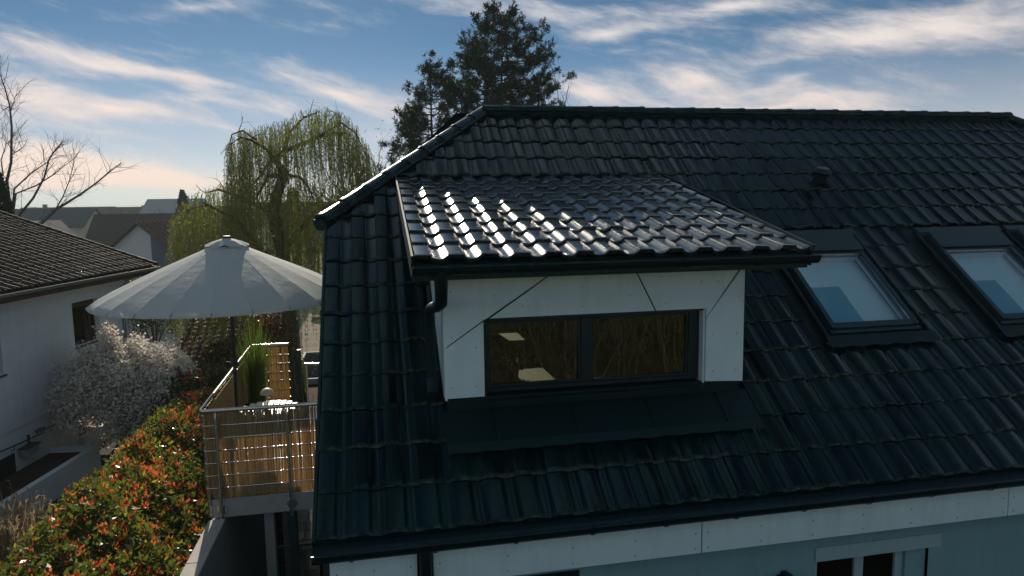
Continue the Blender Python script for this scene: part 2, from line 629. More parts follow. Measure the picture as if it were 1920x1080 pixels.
def lay_tiles(parent, src, origin, ax, ay, cells, w, gauge, limit, rest_name, jit=0.0016):
    """cells: (x, t, mesh or None). The `limit` that show largest become objects, the rest one part of stuff."""
    ax, ay = unit(np.asarray(ax, float)), unit(np.asarray(ay, float))
    az_ = np.cross(ax, ay)
    origin = np.asarray(origin, float)
    items = []
    for (x, t, me) in cells:
        o = origin + ax * x + ay * t
        cs = [proj(o), proj(o + ax * w), proj(o + ax * w + ay * gauge), proj(o + ay * gauge)]
        ok = all(c[2] > 0.3 for c in cs)
        area = 0
        if ok and any(-20 < c[0] < 1940 and -20 < c[1] < 1100 for c in cs):
            area = abs(sum(cs[i][0] * cs[(i + 1) % 4][1] - cs[(i + 1) % 4][0] * cs[i][1] for i in range(4))) / 2
            cx, cy = sum(c[0] for c in cs) / 4, sum(c[1] for c in cs) / 4
            if not (0 < cx < 1920 and 0 < cy < 1080):
                area *= 0.3
        items.append((area, o, me or src))
    items.sort(key=lambda k: -k[0])
    pw = WL[parent.name]
    bm = bmesh.new()
    nrest = 0
    for i, (area, o, me) in enumerate(items):
        j = RNG.normal(size=3) * jit
        tw = RNG.normal() * 0.004
        x2 = unit(ax + az_ * tw)
        y2 = unit(ay + az_ * RNG.normal() * 0.004)
        z2 = np.cross(x2, y2)
        p = o + j
        if i < limit and area > 0:
            ob = bpy.data.objects.new('tile', me)
            COL.objects.link(ob)
            ob.parent = parent
            q = p - pw
            ob.matrix_local = Matrix(((x2[0], y2[0], z2[0], q[0]), (x2[1], y2[1], z2[1], q[1]), (x2[2], y2[2], z2[2], q[2]), (0, 0, 0, 1)))
        else:
            q = p - pw
            n0 = len(bm.verts)
            bm.from_mesh(me)
            bm.verts.ensure_lookup_table()
            mt = Matrix(((x2[0], y2[0], z2[0], q[0]), (x2[1], y2[1], z2[1], q[1]), (x2[2], y2[2], z2[2], q[2]), (0, 0, 0, 1)))
            bmesh.ops.transform(bm, matrix=mt, verts=bm.verts[n0:])
            nrest += 1
    if nrest:
        me = bpy.data.meshes.new(rest_name)
        bm.to_mesh(me)
        me.materials.append(src.materials[0])
        me.shade_smooth()
        me.set_sharp_from_angle(angle=rad(38))
        o = mesh_obj(rest_name, me, parent)
        o['kind'] = 'stuff'
    bm.free()


# ================================================================ the house with the black roof
SL = rad(38.19)
ZE = 3.843
CS, SN = math.cos(SL), math.sin(SL)
RL = 6.18                                   # slope length eave to ridge
HIP_T = 3.80                                # the half-hip starts here
RX0, RX1 = 2.08, 11.03                      # ridge ends
VX0, VX1 = -0.02, 13.13                     # verges
UP = np.array([0, CS, SN])
NRM = np.array([0, -SN, CS])


def rp(x, t, h=0.0):
    """Point of the front roof slope: x along the eave, t up the slope, h off it."""
    return np.array([x, 0, ZE]) + UP * t + NRM * h


RIDGE_Y, RIDGE_Z = RL * CS, ZE + RL * SN
HOUSE = empty('house', (6.5, RIDGE_Y, 0))
tag(HOUSE, 'white house with glossy black tiled half-hip roof, dormer and roof windows', 'house')


def hip_x(t):
    return VX0 + (RX0 - VX0) * (t - HIP_T) / (RL - HIP_T) if t > HIP_T else VX0


def hip_x2(t):
    return VX1 - (VX1 - RX1) * (t - HIP_T) / (RL - HIP_T) if t > HIP_T else VX1


# dormer numbers
DX0, DX1, DY, DBASE, DTOP = 1.05, 3.89, 0.786, 4.65, 5.73
D_EX0, D_EX1, D_EY, D_EZ = 0.79, 4.255, 0.35, 5.895
D_RY, D_RZ = 3.60, ZE + 3.60 / CS * SN
D_SL = math.atan2(D_RZ - D_EZ, D_RY - D_EY)
D_LEN = math.hypot(D_RZ - D_EZ, D_RY - D_EY)
DUP = np.array([0, math.cos(D_SL), math.sin(D_SL)])
DNR = np.array([0, -math.sin(D_SL), math.cos(D_SL)])

SKY = [(5.13, 6.40), (7.28, 8.55), (8.63, 9.90)]       # roof windows: x0, x1 of the flashing
ST0, ST1 = 1.64, 3.34

# roof deck under the tiles, with openings for dormer and roof windows
xs = sorted([VX0, 1.10, 3.84, VX1] + [a + 0.14 for a, b in SKY] + [b - 0.20 for a, b in SKY])
ts = sorted([0.0, 1.05, ST0 + 0.18, ST1 - 0.44, HIP_T, 4.45])
mb = MB()
for i in range(len(xs) - 1):
    for j in range(len(ts) - 1):
        xm, tm = (xs[i] + xs[i + 1]) / 2, (ts[j] + ts[j + 1]) / 2
        if 1.10 < xm < 3.84 and 1.05 < tm < 4.45:
            continue
        if ST0 + 0.18 < tm < ST1 - 0.44 and any(a + 0.14 < xm < b - 0.20 for a, b in SKY):
            continue
        a, b, t0, t1 = xs[i], xs[i + 1], ts[j], ts[j + 1]
        p = [rp(a, t0, -.012), rp(b, t0, -.012), rp(b, t1, -.012), rp(a, t1, -.012)]
        if t0 >= HIP_T - 1e-6:
            p = [rp(max(a, hip_x(t0)), t0, -.012), rp(min(b, hip_x2(t0)), t0, -.012), rp(min(b, hip_x2(t1)), t1, -.012), rp(max(a, hip_x(t1)), t1, -.012)]
        mb.add(p, [(0, 1, 2, 3)])
mb.add([rp(hip_x(4.45), 4.45, -.012), rp(hip_x2(4.45), 4.45, -.012), rp(RX1, RL, -.012), rp(RX0, RL, -.012)], [(0, 1, 2, 3)])
YB = 2 * RIDGE_Y


def bk(x, t):
    return np.array([x, YB - CS * t, ZE + SN * t])


# back slope, with two unseen openings added to let sun onto the attic tables
holes = [(1.70, 2.38, 3.22, 3.66), (2.25, 2.62, 2.02, 2.34)]
xb = sorted({VX0, VX1} | {k for h in holes for k in h[:2]})
tb = sorted({0.0, HIP_T} | {k for h in holes for k in h[2:]} | {RL})
for i in range(len(xb) - 1):
    for j in range(len(tb) - 1):
        a, b, t0, t1 = xb[i], xb[i + 1], tb[j], tb[j + 1]
        xm, tm = (a + b) / 2, (t0 + t1) / 2
        if any(h[0] < xm < h[1] and h[2] < tm < h[3] for h in holes):
            continue
        p = [bk(max(a, hip_x(t0)), t0), bk(min(b, hip_x2(t0)), t0), bk(min(b, hip_x2(t1)), t1), bk(max(a, hip_x(t1)), t1)]
        if p[1][0] - p[0][0] < 0.01 and p[2][0] - p[3][0] < 0.01:
            continue
        mb.add(p, [(3, 2, 1, 0)])
hz = ZE + HIP_T * SN
hy = HIP_T * CS
mb.add([(VX0, hy, hz), (RX0, RIDGE_Y, RIDGE_Z), (VX0, YB - hy, hz)], [(0, 1, 2)])
mb.add([(VX1, hy, hz), (RX1, RIDGE_Y, RIDGE_Z), (VX1, YB - hy, hz)], [(2, 1, 0)])
ROOF = build('roof', mb, M['anthracite_dull'], HOUSE)

T_MAIN = tile_mesh('tile', M['tile'], lift=.015, nose=.020, hs=.85)
cells = []
NR = 16
X_FIRST = 0.245 - TW
ncol = int((VX1 - X_FIRST) / TW) + 1
for r in range(NR):
    t = r * TG
    for c in range(ncol):
        x = X_FIRST + c * TW
        xm, tm = x + TW / 2, t + TG / 2
        # dormer opening
        if 1.0 < xm < 3.95 and 2 <= r < 12:
            continue
        if any(a - 0.06 < xm < b + 0.06 for a, b in SKY) and ST0 - 0.16 < tm < ST1 + 0.02:
            continue
        me = None
        lx, rx = hip_x(t + TG + .05), hip_x2(t + TG + .05)
        if t + TG > HIP_T and (x < lx + 0.02 or x + TW > rx - 0.02):
            k = (RX0 - VX0) / (RL - HIP_T)
            n1 = Vector((1, -k, 0)).normalized()
            n2 = Vector((-1, -k, 0)).normalized()
            me = clip_mesh(T_MAIN, [(Vector((hip_x(HIP_T + 1e-4) - x, HIP_T - t, 0)), n1), (Vector((VX1 - x, HIP_T - t, 0)), n2)])
            if me is None:
                continue
        elif x + TW > VX1 + 0.02:
            continue
        cells.append((x, t, me))
lay_tiles(ROOF, T_MAIN, rp(0, 0), (1, 0, 0), UP, cells, TW, TG, 282, 'far_tiles')

# back-slope and hip tile layers are out of sight: a plain tiled skin closes them
# ridge and hip caps
RIDGE = build('ridge', MB().tube([(RX0 + .05, RIDGE_Y, RIDGE_Z + .012), (RX1 - .05, RIDGE_Y, RIDGE_Z + .012)], 0.075, 8), M['anthracite_dull'], HOUSE)


def cap_mesh(name, L, r, m):
    """Half-round cap tile lying along +Y, wider at its lower end."""
    b = MB()
    n = 9
    rings = [(0.0, r * 1.0, 0.0), (0.0, r * 1.03, 0.003), (0.05, r * 1.03, 0.003), (0.058, r * 1.0, 0), (L + .04, r * 0.97, -0.004)]
    for (y, rr, dz_) in rings:
        for k in range(n):
            th = math.pi * k / (n - 1)
            b.v.append((rr * math.cos(th), y, rr * 0.85 * math.sin(th) + dz_))
    for i in range(len(rings) - 1):
        for k in range(n - 1):
            b.f.append((i * n + k, i * n + k + 1, (i + 1) * n + k + 1, (i + 1) * n + k))
    b.f.append(tuple(range(n)))
    me = bpy.data.meshes.new(name)
    me.from_pydata(b.v, [], b.f)
    me.materials.append(m)
    bm = bmesh.new()
    bm.from_mesh(me)
    bmesh.ops.recalc_face_normals(bm, faces=bm.faces)
    bm.to_mesh(me)
    bm.free()
    a = me.attributes.new('lip', 'FLOAT', 'POINT')
    a.data.foreach_set('value', [0.25] * len(b.v))
    me.shade_smooth()
    me.set_sharp_from_angle(angle=rad(40))
    return me


def lay_caps(parent, me, p0, p1, L, name, up=(0, 0, 1)):
    p0, p1 = np.asarray(p0, float), np.asarray(p1, float)
    d = p1 - p0
    n = max(1, int(round(np.linalg.norm(d) / L)))
    y = unit(d)
    x = unit(np.cross(y, np.asarray(up, float)))
    z = np.cross(x, y)
    pw = WL[parent.name]
    st = np.linalg.norm(d) / n / L
    for i in range(n):
        q = p0 + d * i / n - pw + RNG.normal(size=3) * 0.002
        o = bpy.data.objects.new(name, me)
        COL.objects.link(o)
        o.parent = parent
        o.matrix_local = Matrix(((x[0], y[0] * st, z[0], q[0]), (x[1], y[1] * st, z[1], q[1]), (x[2], y[2] * st, z[2], q[2]), (0, 0, 0, 1)))


CAP = cap_mesh('ridge_tile', 0.36, 0.105, M['tile'])
lay_caps(RIDGE, CAP, (RX1, RIDGE_Y, RIDGE_Z + .035), (RX0, RIDGE_Y, RIDGE_Z + .035), 0.40, 'ridge_tile')
HIPC = cap_mesh('hip_tile', 0.36, 0.108, M['tile'])
hipL = build('hip', MB().tube([(VX0 + .02, hy, hz + .01), (RX0, RIDGE_Y, RIDGE_Z + .01)], 0.07, 8), M['anthracite_dull'], HOUSE)
lay_caps(hipL, HIPC, (VX0 - .06, hy - .05, hz - .005), (RX0 + .04, RIDGE_Y + .03, RIDGE_Z + .03), 0.38, 'hip_tile')
hipR = build('hip', MB().tube([(VX1 - .02, hy, hz + .01), (RX1, RIDGE_Y, RIDGE_Z + .01)], 0.07, 8), M['anthracite_dull'], HOUSE)
lay_caps(hipR, HIPC, (VX1 + .06, hy - .05, hz - .005), (RX1 - .04, RIDGE_Y + .03, RIDGE_Z + .03), 0.38, 'hip_tile')
hipB = build('hip', MB().tube([(VX0 + .02, YB - hy, hz + .01), (RX0, RIDGE_Y, RIDGE_Z + .01)], 0.07, 8), M['anthracite_dull'], HOUSE)
# half-hip eaves gutter on the gable side
mb = MB()
gp = [(-0.02, 0.05), (-0.14, 0.05), (-0.15, 0.0), (-0.12, -0.06), (-0.06, -0.08), (-0.0, -0.05)]
mb.prism([(VX0 + a, hy - .08, hz - .03 + b) for a, b in gp], (0, YB - 2 * hy + .16, 0))
build('gable_gutter', mb, M['anthracite'], HOUSE, smooth=40)
# verge boards
for x0, nm in ((VX0 - .025, 'verge_board'), (VX1, 'verge_board')):
    mb = MB()
    pts = [rp(x0, -.02, .05), rp(x0, HIP_T + .03, .05), rp(x0, HIP_T + .03, -.16), rp(x0, -.02, -.16)]
    mb.prism(pts, (0.025, 0, 0))
    build(nm, mb, M['anthracite_dull'], HOUSE)

for t_ in (0,):
    build('sun_stop_soffit', MB().obox(rp(VX0, -.01, -.155), (0.32, 0, 0), UP * (HIP_T + .02), NRM * .03), M['anthracite_dull'], HOUSE)  # soffit added to keep stray sun off the gutter end
# walls of the house
WX0, WX1, WY0, WY1 = 0.16, 12.95, 0.10, YB - 0.35
mb = MB()
gz = lambda y: min(ZE + min(y, YB - y) * SN / CS, hz) - 0.08


def wallquad(p, q, z0, z1):
    mb.add([(p[0], p[1], z0), (q[0], q[1], z0), (q[0], q[1], z1), (p[0], p[1], z1)], [(0, 1, 2, 3)])


# front wall, leaving the window opening free
FW = (4.25, 5.42, 2.0, 3.13)
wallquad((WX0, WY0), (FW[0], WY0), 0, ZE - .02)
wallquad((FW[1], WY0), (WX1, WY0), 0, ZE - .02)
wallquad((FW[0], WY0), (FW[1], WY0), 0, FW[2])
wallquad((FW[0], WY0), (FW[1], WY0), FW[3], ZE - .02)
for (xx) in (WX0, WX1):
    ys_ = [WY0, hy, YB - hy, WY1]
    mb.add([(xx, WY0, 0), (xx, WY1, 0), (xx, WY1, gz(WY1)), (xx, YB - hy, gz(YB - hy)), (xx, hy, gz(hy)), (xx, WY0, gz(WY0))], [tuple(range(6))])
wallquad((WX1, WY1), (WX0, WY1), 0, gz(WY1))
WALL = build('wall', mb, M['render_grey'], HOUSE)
# front window under the eaves (roller-shutter box, frame, panes)
fw = build('window', MB().box((FW[0] + .06, WY0 + .10, FW[2]), (FW[1] - .30, WY0 + .16, FW[3])), M['frame'], HOUSE)
mb = MB()
mb.box((FW[0] - .01, WY0 - .014, FW[3]), (FW[1] + .12, WY0 - .003, FW[3] + .13))
build('shutter_box', mb, M['render_pale'], fw)
mb = MB()
for a, b in ((FW[0], FW[0] + .06), ((FW[0] + FW[1]) / 2 - .14, (FW[0] + FW[1]) / 2 - .05), (FW[1] - .30, FW[1] - .22)):
    mb.box((a, WY0 + .06, FW[2]), (b, WY0 + .17, FW[3]))
build('sash_frame', mb, M['render_pale'], fw)
mb = MB().box((FW[0] + .065, WY0 + .08, FW[2]), ((FW[0] + FW[1]) / 2 - .145, WY0 + .092, FW[3] - .02))
mb.box(((FW[0] + FW[1]) / 2 - .045, WY0 + .08, FW[2]), (FW[1] - .305, WY0 + .092, FW[3] - .02))
build('pane', mb, M['glass'], fw)
mb = MB().box((FW[1] - .215, WY0 + .03, FW[2]), (FW[1] - .003, WY0 + .15, FW[3]))
build('shutter_rail', mb, M['render_grey'], fw)
# second window, at the foot of the frame further left, only its head shows
mb = MB().box((1.30, WY0 - .02, 2.1), (2.05, WY0 - .003, 3.325))
w2 = build('window', mb, M['frame'], HOUSE)
build('pane', MB().box((1.36, WY0 - .03, 2.1), (1.99, WY0 - .022, 3.26)), M['glass'], w2)
mb = MB().box((3.86, -0.06, 2.90), (4.0, WY0 - .003, 3.06)).box((3.90, -0.10, 3.06), (3.96, WY0 - .003, 3.09))
wl = build('wall_lamp', mb, M['frame'], HOUSE, bevel=.008)

# fascia panels below the gutter
FAS = build('fascia', MB().box((0.06, 0.031, 3.45), (VX1 - .05, WY0 - .002, 3.74)), M['anthracite_dull'], HOUSE)
for a, b in ((0.075, 0.723), (0.845, 3.066), (3.076, 6.10), (6.11, 9.15), (9.16, VX1 - .06)):
    p = build('fascia_panel', MB().box((a, -0.05, 3.425), (b, -0.006, 3.735)), M['white_panel'], FAS, bevel=.003)
    mb = MB()
    nxx = int((b - a) / 0.6) + 2
    for i in range(nxx):
        x = a + .05 + (b - a - .1) * i / (nxx - 1)
        for z in (3.47, 3.60):
            mb.lathe([(0.0, 0.004), (0.007, 0.003), (0.007, 0.0)], (x, -0.0505, z), 6, (0, -1, 0))
    if not (a > 6.2):
        o = build('rivet', mb, M['concrete_dark'], FAS)
        o['kind'] = 'stuff'


def gutter(name, x0, x1, y, z, r, parent, bracket=0.62):
    """Half-round gutter, open upwards, beaded front edge."""
    mb = MB()
    n = 10
    for x in (x0, x1):
        for rr in (r, r - 0.008):
            for k in range(n + 1):
                th = math.pi + math.pi * k / n
                mb.v.append((x, y + rr * math.cos(th), z + rr * math.sin(th)))
    q = n + 1
    for k in range(n):
        mb.f.append((k, k + 1, 2 * q + k + 1, 2 * q + k))
        mb.f.append((q + k, 3 * q + k, 3 * q + k + 1, q + k + 1))
    for e in (0, 2 * q):
        mb.f.append(tuple(e + k for k in range(q)))
    mb.tube([(x0, y - r, z + .004), (x1, y - r, z + .004)], 0.011, 6)
    o = build(name, mb, M['anthracite'], parent, smooth=35)
    x = x0 + 0.28
    while x < min(x1, 7.5):
        mb = MB()
        for k in range(7):
            th = math.pi + math.pi * k / 6
            mb.v += [(x - .014, y + (r + .006) * math.cos(th), z + (r + .008) * math.sin(th)), (x + .014, y + (r + .006) * math.cos(th), z + (r + .008) * math.sin(th))]
        for k in range(6):
            mb.f.append((2 * k, 2 * k + 1, 2 * k + 3, 2 * k + 2))
        mb.box((x - .014, y - r - .016, z - .01), (x + .014, y - r - .004, z + .016))
        build('bracket', mb, M['anthracite'], o)
        x += bracket
    return o


gutter('gutter', VX0 - .02, VX1 + .02, -0.085, 3.812, 0.088, HOUSE)
build('eaves_board', MB().box((VX0, -.004, 3.70), (VX1, .03, 3.825)), M['anthracite_dull'], HOUSE)
# downpipe in the gap between the fascia panels
mb = MB().tube([(0.784, -.085, 3.74), (0.784, -.10, 3.60), (0.784, -.06, 3.45), (0.784, -.03, 3.30), (0.784, -.03, 0.0)], 0.048, 10)
build('downpipe', mb, M['anthracite'], HOUSE, smooth=40)

# ---------------------------------------------------------------- dormer
mb = MB()
WN0, WN1, WNT, WNB = 1.40, 3.507, 5.35, 4.655
# structural front behind the panels (dark), with window opening
fy = DY + .022
mb.box((DX0 + .02, fy, 4.36), (WN0 - .004, fy + .12, DTOP + .06)).box((WN1 + .004, fy, 4.36), (DX1 - .02, fy + .12, DTOP + .06))
mb.box((WN0 - .004, fy, WNT + .004), (WN1 + .004, fy + .12, DTOP + .06)).box((WN0 - .004, fy, 4.36), (WN1 + .004, fy + .12, WNB - .01))
DW = build('dormer_wall', mb, M['anthracite_dull'], HOUSE)
# white cladding panels, cut by slanting joints
Z0, Z1 = DBASE, DTOP


def panel(poly):
    mb = MB().prism([(x, DY, z) for x, z in poly], (0, 0.02, 0))
    return build('cladding_panel', mb, M['white_panel'], DW)


j = 0.0065
# joint lines: A from left edge (1.05,5.09) to top (2.03,5.73); B from window top (3.00,5.35) to top (2.80,5.73); C from window right (3.507,5.25) to top right (3.87,5.73)
panel([(DX0, 4.655), (WN0, 4.655), (WN0, 5.330 - j), (DX0, 5.095 - j)])
panel([(DX0, 5.095 + j), (WN0 - .002, 5.330 + j), (WN0 + .04, WNT + j), (2.03 - .012, Z1), (DX0, Z1)])
panel([(WN0 + .05 + .012, WNT), (3.00 - j, WNT), (2.805 - j, Z1), (2.03 + .010, Z1)])
panel([(3.00 + j * 1.5, WNT), (WN1, WNT), (WN1, 5.262 + j), (3.86 - j * 2, Z1), (2.805 + j * 1.5, Z1)])
panel([(WN1, 4.655), (DX1, 4.635), (DX1, Z1), (3.86 + j * 2, Z1), (WN1, 5.262 - j)])
mb = MB()
rv = np.random.default_rng(3)
for x, z in ((1.12, 5.6), (1.12, 5.2), (1.5, 5.55), (1.75, 5.45), (1.9, 5.65), (2.3, 5.6), (2.3, 5.42), (2.75, 5.5), (3.1, 5.42), (3.05, 5.66), (3.45, 5.6), (3.62, 5.6),
             (1.11, 4.75), (1.33, 4.75), (1.33, 5.1), (3.58, 4.75), (3.82, 4.75), (3.82, 5.1), (3.58, 5.1), (3.83, 5.45)):
    mb.lathe([(0.0, 0.004), (0.006, 0.003), (0.006, 0.0)], (x, DY - .0005, z), 6, (0, -1, 0))
build('rivet', mb, M['concrete_dark'], DW)['kind'] = 'stuff'
# reveals
mb = MB().box((WN1 - .020, DY + .021, WNB - .02), (WN1 - .002, DY + .17, WNT - .001))
build('reveal', mb, M['white_panel'], DW)
mb = MB().box((WN0 + .002, DY + .021, WNB - .02), (WN0 + .020, DY + .17, WNT - .001)).box((WN0 + .021, DY + .021, WNT - .02), (WN1 - .021, DY + .17, WNT - .002))
build('reveal', mb, M['frame'], DW)
# cheeks
for x0, x1 in ((DX0 + .004, DX0 + .024), (DX1 - .024, DX1 - .004)):
    mb = MB()
    yy1 = D_RY - .2
    mb.prism([(x0, 1.02, 4.63), (x0, DY + .021, 4.63), (x0, DY + .021, DTOP + .08), (x0, yy1, D_EZ + (yy1 - D_EY) * math.tan(D_SL) - .08), (x0, yy1, ZE + yy1 * SN / CS - .05)], (x1 - x0, 0, 0))
    build('dormer_cheek', mb, M['white_panel'], HOUSE)
# apron below the dormer
mb = MB().prism([rp(DX0 - .02, 1.06, .055), rp(DX0 - .02, .70, .075), rp(DX0 - .02, .70, .064), rp(DX0 - .02, 1.06, .040)], (DX1 - DX0 + .06, 0, 0))
AP = build('apron', mb, M['anthracite_dull'], HOUSE)
for x in (DX0 + .42, DX0 + 1.13, DX0 + 1.84, DX0 + 2.55):   # folded seams of the sheet metal
    build('seam', MB().obox(rp(x, .715, .0745), (.014, 0, 0), UP * .33, NRM * .008), M['anthracite_dull'], AP)
mb = MB()
nn = 11 * 6
for i in range(nn + 1):                       # dressed edge that follows the tile waves
    x = DX0 - .02 + (DX1 - DX0 + .06) * i / nn
    w_ = 0.004 * math.sin((x - X_FIRST) / TW * 2 * math.pi)
    mb.v += [tuple(rp(x, .705, .078)), tuple(rp(x, .62 + w_, .064 + .4 * w_))]
for i in range(nn):
    mb.f.append((2 * i, 2 * i + 1, 2 * i + 3, 2 * i + 2))
build('apron_edge', mb, M['anthracite_dull'], AP, smooth=60)
# window
DWN = build('dormer_window', MB().box((WN0 + .022, DY + .172, WNB - .10), (WN1 - .022, DY + .20, WNB + .02)), M['frame'], HOUSE)
mid = 2.37
fr0, fr1 = WN0 + .021, WN1 - .021
mb = MB()
mb.box((fr0, DY + .10, WNB + .005), (fr0 + .035, DY + .171, WNT - .021)).box((fr1 - .105, DY + .10, WNB + .005), (fr1, DY + .171, WNT - .021))
mb.box((fr0 + .035, DY + .10, WNT - .050), (fr1 - .105, DY + .171, WNT - .021)).box((fr0 + .035, DY + .10, WNB + .005), (fr1 - .105, DY + .171, WNB + .045))
mb.box((mid - .05, DY + .10, WNB + .045), (mid + .05, DY + .171, WNT - .050))
build('frame', mb, M['frame'], DWN, bevel=.004)
for a, b in ((fr0 + .035, mid - .05), (mid + .05, fr1 - .105)):
    mb = MB()
    e = .022
    y0, y1, z0, z1 = DY + .115, DY + .165, WNB + .045, WNT - .050
    mb.box((a + .002, y0, z0 + .002), (a + e, y1, z1 - .002)).box((b - e, y0, z0 + .002), (b - .002, y1, z1 - .002)).box((a + e, y0, z1 - e), (b - e, y1, z1 - .002)).box((a + e, y0, z0 + .002), (b - e, y1, z0 + e))
    build('sash', mb, M['frame'], DWN)
    build('pane', MB().box((a + e, DY + .135, z0 + e), (b - e, DY + .147, z1 - e)), M['glass'], DWN)
build('sill', MB().prism([(WN0 + .022, DY - .03, WNB - .04), (WN0 + .022, DY + .10, WNB - .012), (WN0 + .022, DY + .10, WNB - .045), (WN0 + .022, DY - .03, WNB - .055)], (WN1 - WN0 - .044, 0, 0)), M['anthracite'], DWN)

# dormer roof: deck, soffit, tiles, gutter, verge strips
mb = MB()
d0 = np.array([D_EX0, D_EY, D_EZ])


def dp(x, t, h=0.0):
    return np.array([x, D_EY, D_EZ]) + DUP * t + DNR * h


mb.prism([dp(D_EX0 + .01, .03, -.012), dp(D_EX0 + .01, D_LEN + .02, -.012), dp(D_EX0 + .01, D_LEN - .14, -.07), dp(D_EX0 + .01, .03, -.07)], (D_EX1 - D_EX0 - .02, 0, 0))
DR = build('dormer_roof', mb, M['anthracite_dull'], HOUSE)
NDR = 9
DG = (D_LEN + .03) / NDR
T_D = tile_mesh('tile', M['tile_dormer'], TW, DG, .04, lift=.019, nose=.036, hs=1.3)
cells = []
for r in range(NDR):
    for c in range(13):
        cells.append((D_EX0 + .004 + c * TW, r * DG - .02, None))
lay_tiles(DR, T_D, (0, D_EY, D_EZ), (1, 0, 0), DUP, cells, TW, DG, 117, 'far_tiles', .001)
for x in (D_EX0 - .022, D_EX1 + .004):
    mb = MB().prism([dp(x, -.03, .060), dp(x, D_LEN, .060), dp(x, D_LEN, -.03), dp(x, D_LEN - .2, -.10), dp(x, -.03, -.13)], (.018, 0, 0))
    build('verge_strip', mb, M['anthracite'], DR)
mb = MB().box((D_EX0 + .0, D_EY + .02, DTOP + .012), (D_EX1, DY + .02, DTOP + .035)).box((D_EX0, D_EY + .02, DTOP + .036), (D_EX1, D_EY + .045, D_EZ - .03))
build('soffit', mb, M['anthracite'], DR)
gutter('dormer_gutter', D_EX0 - .02, D_EX1 + .03, D_EY - .065, D_EZ - .045, .062, HOUSE, .66)
mb = MB().tube([(0.995, .285, 5.82), (0.995, .30, 5.66), (1.0, .37, 5.56), (0.985, .52, 5.51), (0.96, .72, 5.48), (0.95, .90, 5.44), (0.95, .98, 5.36), (0.95, 1.0, 5.2), (0.95, 1.02, 4.74)], [.058, .052, .05, .046, .046, .046, .046, .046, .046], 12)
build('dormer_downpipe', mb, M['anthracite'], HOUSE, smooth=50)
build('pipe_shoe', MB().tube([(0.95, 1.02, 4.80), (0.95, 1.0, 4.72), (0.95, .93, 4.66)], .054, 12), M['anthracite'], HOUSE, smooth=50)

# ---------------------------------------------------------------- roof windows


def roof_window(x0, x1):
    W = build('roof_window', MB().add([rp(x0, ST0, .034), rp(x1, ST0, .034), rp(x1, ST0 + .17, .034), rp(x0, ST0 + .17, .034)], [(0, 1, 2, 3)])
              .add([rp(x0, ST1 - .43, .034), rp(x1, ST1 - .43, .034), rp(x1, ST1, .034), rp(x0, ST1, .034)], [(0, 1, 2, 3)])
              .add([rp(x0, ST0 + .17, .034), rp(x0 + .13, ST0 + .17, .034), rp(x0 + .13, ST1 - .43, .034), rp(x0, ST1 - .43, .034)], [(0, 1, 2, 3)])
              .add([rp(x1 - .19, ST0 + .17, .034), rp(x1, ST0 + .17, .034), rp(x1, ST1 - .43, .034), rp(x1 - .19, ST1 - .43, .034)], [(0, 1, 2, 3)]), M['anthracite_dull'], HOUSE)

    def bar(a, b, t0, t1, h0, h1, m, nm, bev=.006):
        mb = MB().obox(rp(a, t0, h0), (b - a, 0, 0), UP * (t1 - t0), NRM * (h1 - h0))
        build(nm, mb, m, W, bevel=bev)
    # outer flashing upstands
    bar(x0, x0 + .022, ST0, ST1, .0345, .075, M['lead'], 'flashing')
    bar(x1 - .022, x1, ST0, ST1, .0345, .075, M['lead'], 'flashing')
    bar(x0 + .0, x1, ST1 - .10, ST1, .0765, .098, M['lead'], 'hood')
    # frame
    a, b, t0, t1 = x0 + .075, x1 - .125, ST0 + .085, ST1 - .13
    bar(a, a + .06, t0, t1, .035, .120, M['lead'], 'frame')
    bar(b - .06, b, t0, t1, .035, .120, M['lead'], 'frame')
    bar(a, b, t1 - .30, t1, .1205, .150, M['lead'], 'top_cover', .01)
    bar(a + .06, b - .06, t1 - .33, t1 - .02, .035, .119, M['frame'], 'frame')
    bar(a + .06, b - .06, t0, t0 + .075, .035, .112, M['lead'], 'bottom_rail')
    bar(a - .02, b + .02, t0 - .045, t0 - .002, .035, .085, M['lead'], 'sill')
    bar(a + .062, b - .062, t0 + .077, t1 - .332, .092, .104, M['glass_roof'], 'pane', 0)
    # white lined shaft down into the attic
    mb = MB()
    c = [(a + .058, t0 + .07), (b - .058, t0 + .07), (b - .058, t1 - .33), (a + .058, t1 - .33)]
    lo = -.05
    for i in range(4):
        (xa, ta), (xb_, tb_) = c[i], c[(i + 1) % 4]
        mb.add([rp(xa, ta, .09), rp(xb_, tb_, .09), rp(xb_, tb_, lo), rp(xa, ta, lo)], [(0, 1, 2, 3)])
    build('lining', mb, M['lining'], W)
    build('blind', MB().add([rp(xa, ta, lo + .004) for xa, ta in c], [(0, 1, 2, 3)]), M['blind'], W)
    build('painted_shaft_shade', MB().add([rp(c[0][0], c[0][1], lo + .012), rp(c[0][0] + .52, c[0][1], lo + .012), rp(c[0][0] + .52, c[0][1] + .68, lo + .012), rp(c[0][0], c[0][1] + .68, lo + .012)], [(0, 1, 2, 3)]), M['shaft_shade'], W)  # dark room down the shaft, painted as a flat patch on the blind
    # dressed apron over the course below
    mb = MB()
    nn = 40
    for i in range(nn + 1):
        x = x0 - .03 + (x1 - x0 + .06) * i / nn
        w_ = 0.007 * math.sin((x - X_FIRST) / TW * 2 * math.pi)
        mb.v += [tuple(rp(x, ST0 + .01, .072)), tuple(rp(x, ST0 - .14 + w_, .066 + .4 * w_))]
    for i in range(nn):
        mb.f.append((2 * i, 2 * i + 1, 2 * i + 3, 2 * i + 2))
    build('apron', mb, M['anthracite_dull'], W, smooth=60)
    return W


